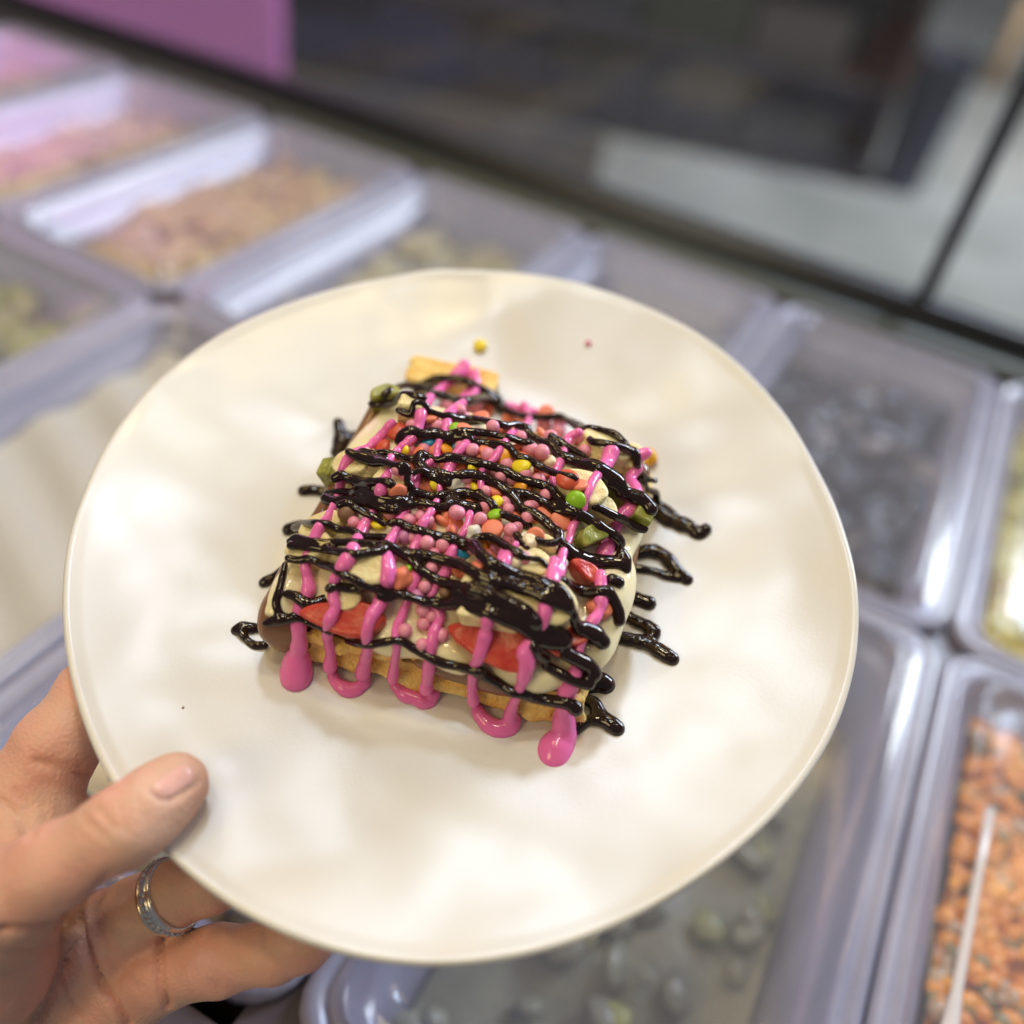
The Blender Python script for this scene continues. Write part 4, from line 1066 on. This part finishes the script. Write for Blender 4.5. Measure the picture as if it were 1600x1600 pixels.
CREASES = [  # (polyline in photo px, depth mm, width mm)
 ([(120,1431),(129,1474),(150,1521),(178,1566),(200,1605)], 1.6, 1.2), ([(120,1431),(113,1469),(90,1534),(73,1562),(54,1602)], 1.2, 1.2), ([(0,1456),(50,1452),(100,1442),(122,1430)], 1.3, 1.0),
 ([(0,1490),(40,1486),(80,1480)], .4, 1.2), ([(90,1535),(105,1560),(120,1582)], .5, .8),
 ([(126,1270),(145,1292),(165,1307)], .35, .6), ([(148,1258),(160,1275),(178,1296)], .35, .6), ([(186,1262),(192,1280),(198,1298)], .25, .6), ([(160,1262),(170,1280),(186,1290)], .22, .5),
 ([(0,1250),(22,1272),(52,1308)], .7, .9), ([(55,1190),(80,1200),(110,1208),(135,1215)], .5, 1.1), ([(38,1262),(40,1300)], .25, .6), ([(68,1255),(70,1300)], .25, .6), ([(92,1250),(94,1285)], .25, .6),
 ([(333,1446),(322,1475),(320,1505),(330,1535),(342,1550)], .45, .7), ([(342,1445),(336,1475),(336,1510),(344,1540)], .35, .6), ([(414,1450),(416,1475),(424,1502)], .45, .7),
 ([(256,1465),(250,1490),(248,1520),(252,1550),(262,1578)], 1.2, 1.0), ([(190,1440),(222,1442),(250,1440)], .25, .8), ([(232,1227),(243,1238),(256,1248),(270,1248),(288,1239),(304,1227),(314,1214)], .6, .5), ([(212,1248),(222,1262),(232,1282)], .12, .5), ([(134,1282),(152,1304),(170,1318)], .2, .5), ([(100,1460),(60,1500),(10,1525)], .3, 1.2), ([(60,1190),(92,1195),(128,1196)], .3, .8), ([(20,1235),(45,1262),(52,1300)], .4, .8), ([(190,1480),(215,1500),(240,1500)], .25, .9), ([(150,1450),(175,1500),(215,1540)], .25, 1.2), ([(170,1365),(150,1385),(125,1410)], .4, .8)]
HVn = HV.copy()
fn = np.zeros_like(HV)
tri = HV[HF]
dpk = 2.0
nv = np.cross(tri[:, 2] - tri[:, 0], tri[:, 3] - tri[:, 1])
for k in range(4): np.add.at(fn, HF[:, k], nv)
fn = fn / np.maximum(np.linalg.norm(fn, axis=1, keepdims=True), 1e-12)
for poly, dp, wd in CREASES:
    poly = np.array(poly, float); pts = []
    for a, b in zip(poly[:-1], poly[1:]):
        for t in np.linspace(0, 1, 10):
            h = hand_ray(*(a + (b - a) * t))
            if h: pts.append(h[0])
    if not pts: continue
    pts = np.array(pts)
    near = np.where(np.all((HV > pts.min(0) - .006) & (HV < pts.max(0) + .006), axis=1))[0]
    dm = np.min(np.linalg.norm(HV[near][:, None, :] - pts[None], axis=2), axis=1)
    HVn[near] -= fn[near] * (dp * dpk * .001 * np.exp(-(dm / (wd * .001)) ** 2))[:, None]
HVn += fn * (vnoise(HV, 160) * .0004 + vnoise(HV, 420) * .00012 + vnoise(HV, 60) * .0005)[:, None]
hand_o = np.array(at(60, 1450, .27))
hand = put("hand", HVn, HF, M['skin'], origin=hand_o)
tag(hand, "bare left hand holding the plate, thumb on the rim and fingers underneath, wearing a ring", "hand")
# thumbnail
HB = BVHTree.FromPolygons([Vector(v) for v in HVn], [tuple(map(int, f)) for f in HF])
outl = np.array([(x_ - 4, y_ + 1) for x_, y_ in [(234,1229),(248,1218),(262,1209),(277,1197),(289,1190),(301,1192),(309,1201),(312,1212),(307,1221),(297,1230),(284,1240),(268,1248),(256,1249),(245,1243),(237,1236)]], float)
cen = outl.mean(0)
NVt, K = [], 7
for k in range(K + 1):
    for q in outl:
        x = cen + (q - cen) * k / K
        h = hand_ray(*x)
        hh = h[0] if h else at(x[0], x[1], .23)
        nn_ = h[1] if h else PN
        NVt.append(hh + nn_ * (.00045 * (1 - (k / K) ** 6) - .00015))
no = len(outl)
NF = [(k * no + i, k * no + (i + 1) % no, (k + 1) * no + (i + 1) % no, (k + 1) * no + i) for k in range(K) for i in range(no)]
NVt = np.array(NVt); nl = len(NVt)
# smooth the nail bed a little and give it thickness
NV2 = NVt - PN * .0006
NF2 = [tuple(i + nl for i in f[::-1]) for f in NF] + [(K * no + i, K * no + (i + 1) % no, nl + K * no + (i + 1) % no, nl + K * no + i) for i in range(no)]
put("fingernail", np.concatenate([NVt, NV2]), NF + NF2, M['nail'], hand)
# ring: a band with a row of stones round the finger
rc = at(266, 1400, .262); rax = nrm(at(330, 1372, .258) - at(215, 1425, .266))
rx_ = nrm(np.cross(rax, PN)); ry_ = np.cross(rax, rx_)
def band(r0, r1, x0, x1, n=72):
    prof = [(r0, x0), (r1 - .0003, x0), (r1, x0 + .0004), (r1, x1 - .0004), (r1 - .0003, x1), (r0, x1)]
    V, Fc = [], []
    for i in range(n):
        a = 2 * math.pi * i / n
        e = math.cos(a) * rx_ + math.sin(a) * ry_
        for r, x in prof: V.append(rc + e * r + rax * x)
    m = len(prof)
    for i in range(n):
        for j in range(m):
            k = (i + 1) % n; l = (j + 1) % m
            Fc.append((i * m + j, k * m + j, k * m + l, i * m + l))
    return np.array(V), Fc
rr_ = .0093
V, Fc = band(rr_ - .0006, rr_ + .0009, -.0012, .0012); ring = put("ring", V, Fc, M['silver'], hand)
V, Fc = band(rr_ - .0006, rr_ + .0012, -.0026, -.0012); put("ring_edge", V, Fc, M['gold'], ring)
V, Fc = band(rr_ - .0006, rr_ + .0012, .0012, .0026); put("ring_edge", V, Fc, M['silver'], ring)
sv, sf = uvsphere(8, 6)
sme = mesh("stone", sv * .00085, sf, M['gem'], False)
for i in range(36):
    a = 2 * math.pi * i / 36
    e = math.cos(a) * rx_ + math.sin(a) * ry_
    link("stone", sme, ring, rc + e * (rr_ + .0010))

SC.render.engine = 'CYCLES'
SC.cycles.use_denoising = True
SC.cycles.max_bounces = 10
SC.cycles.transparent_max_bounces = 12
SC.cycles.sample_clamp_indirect = 4
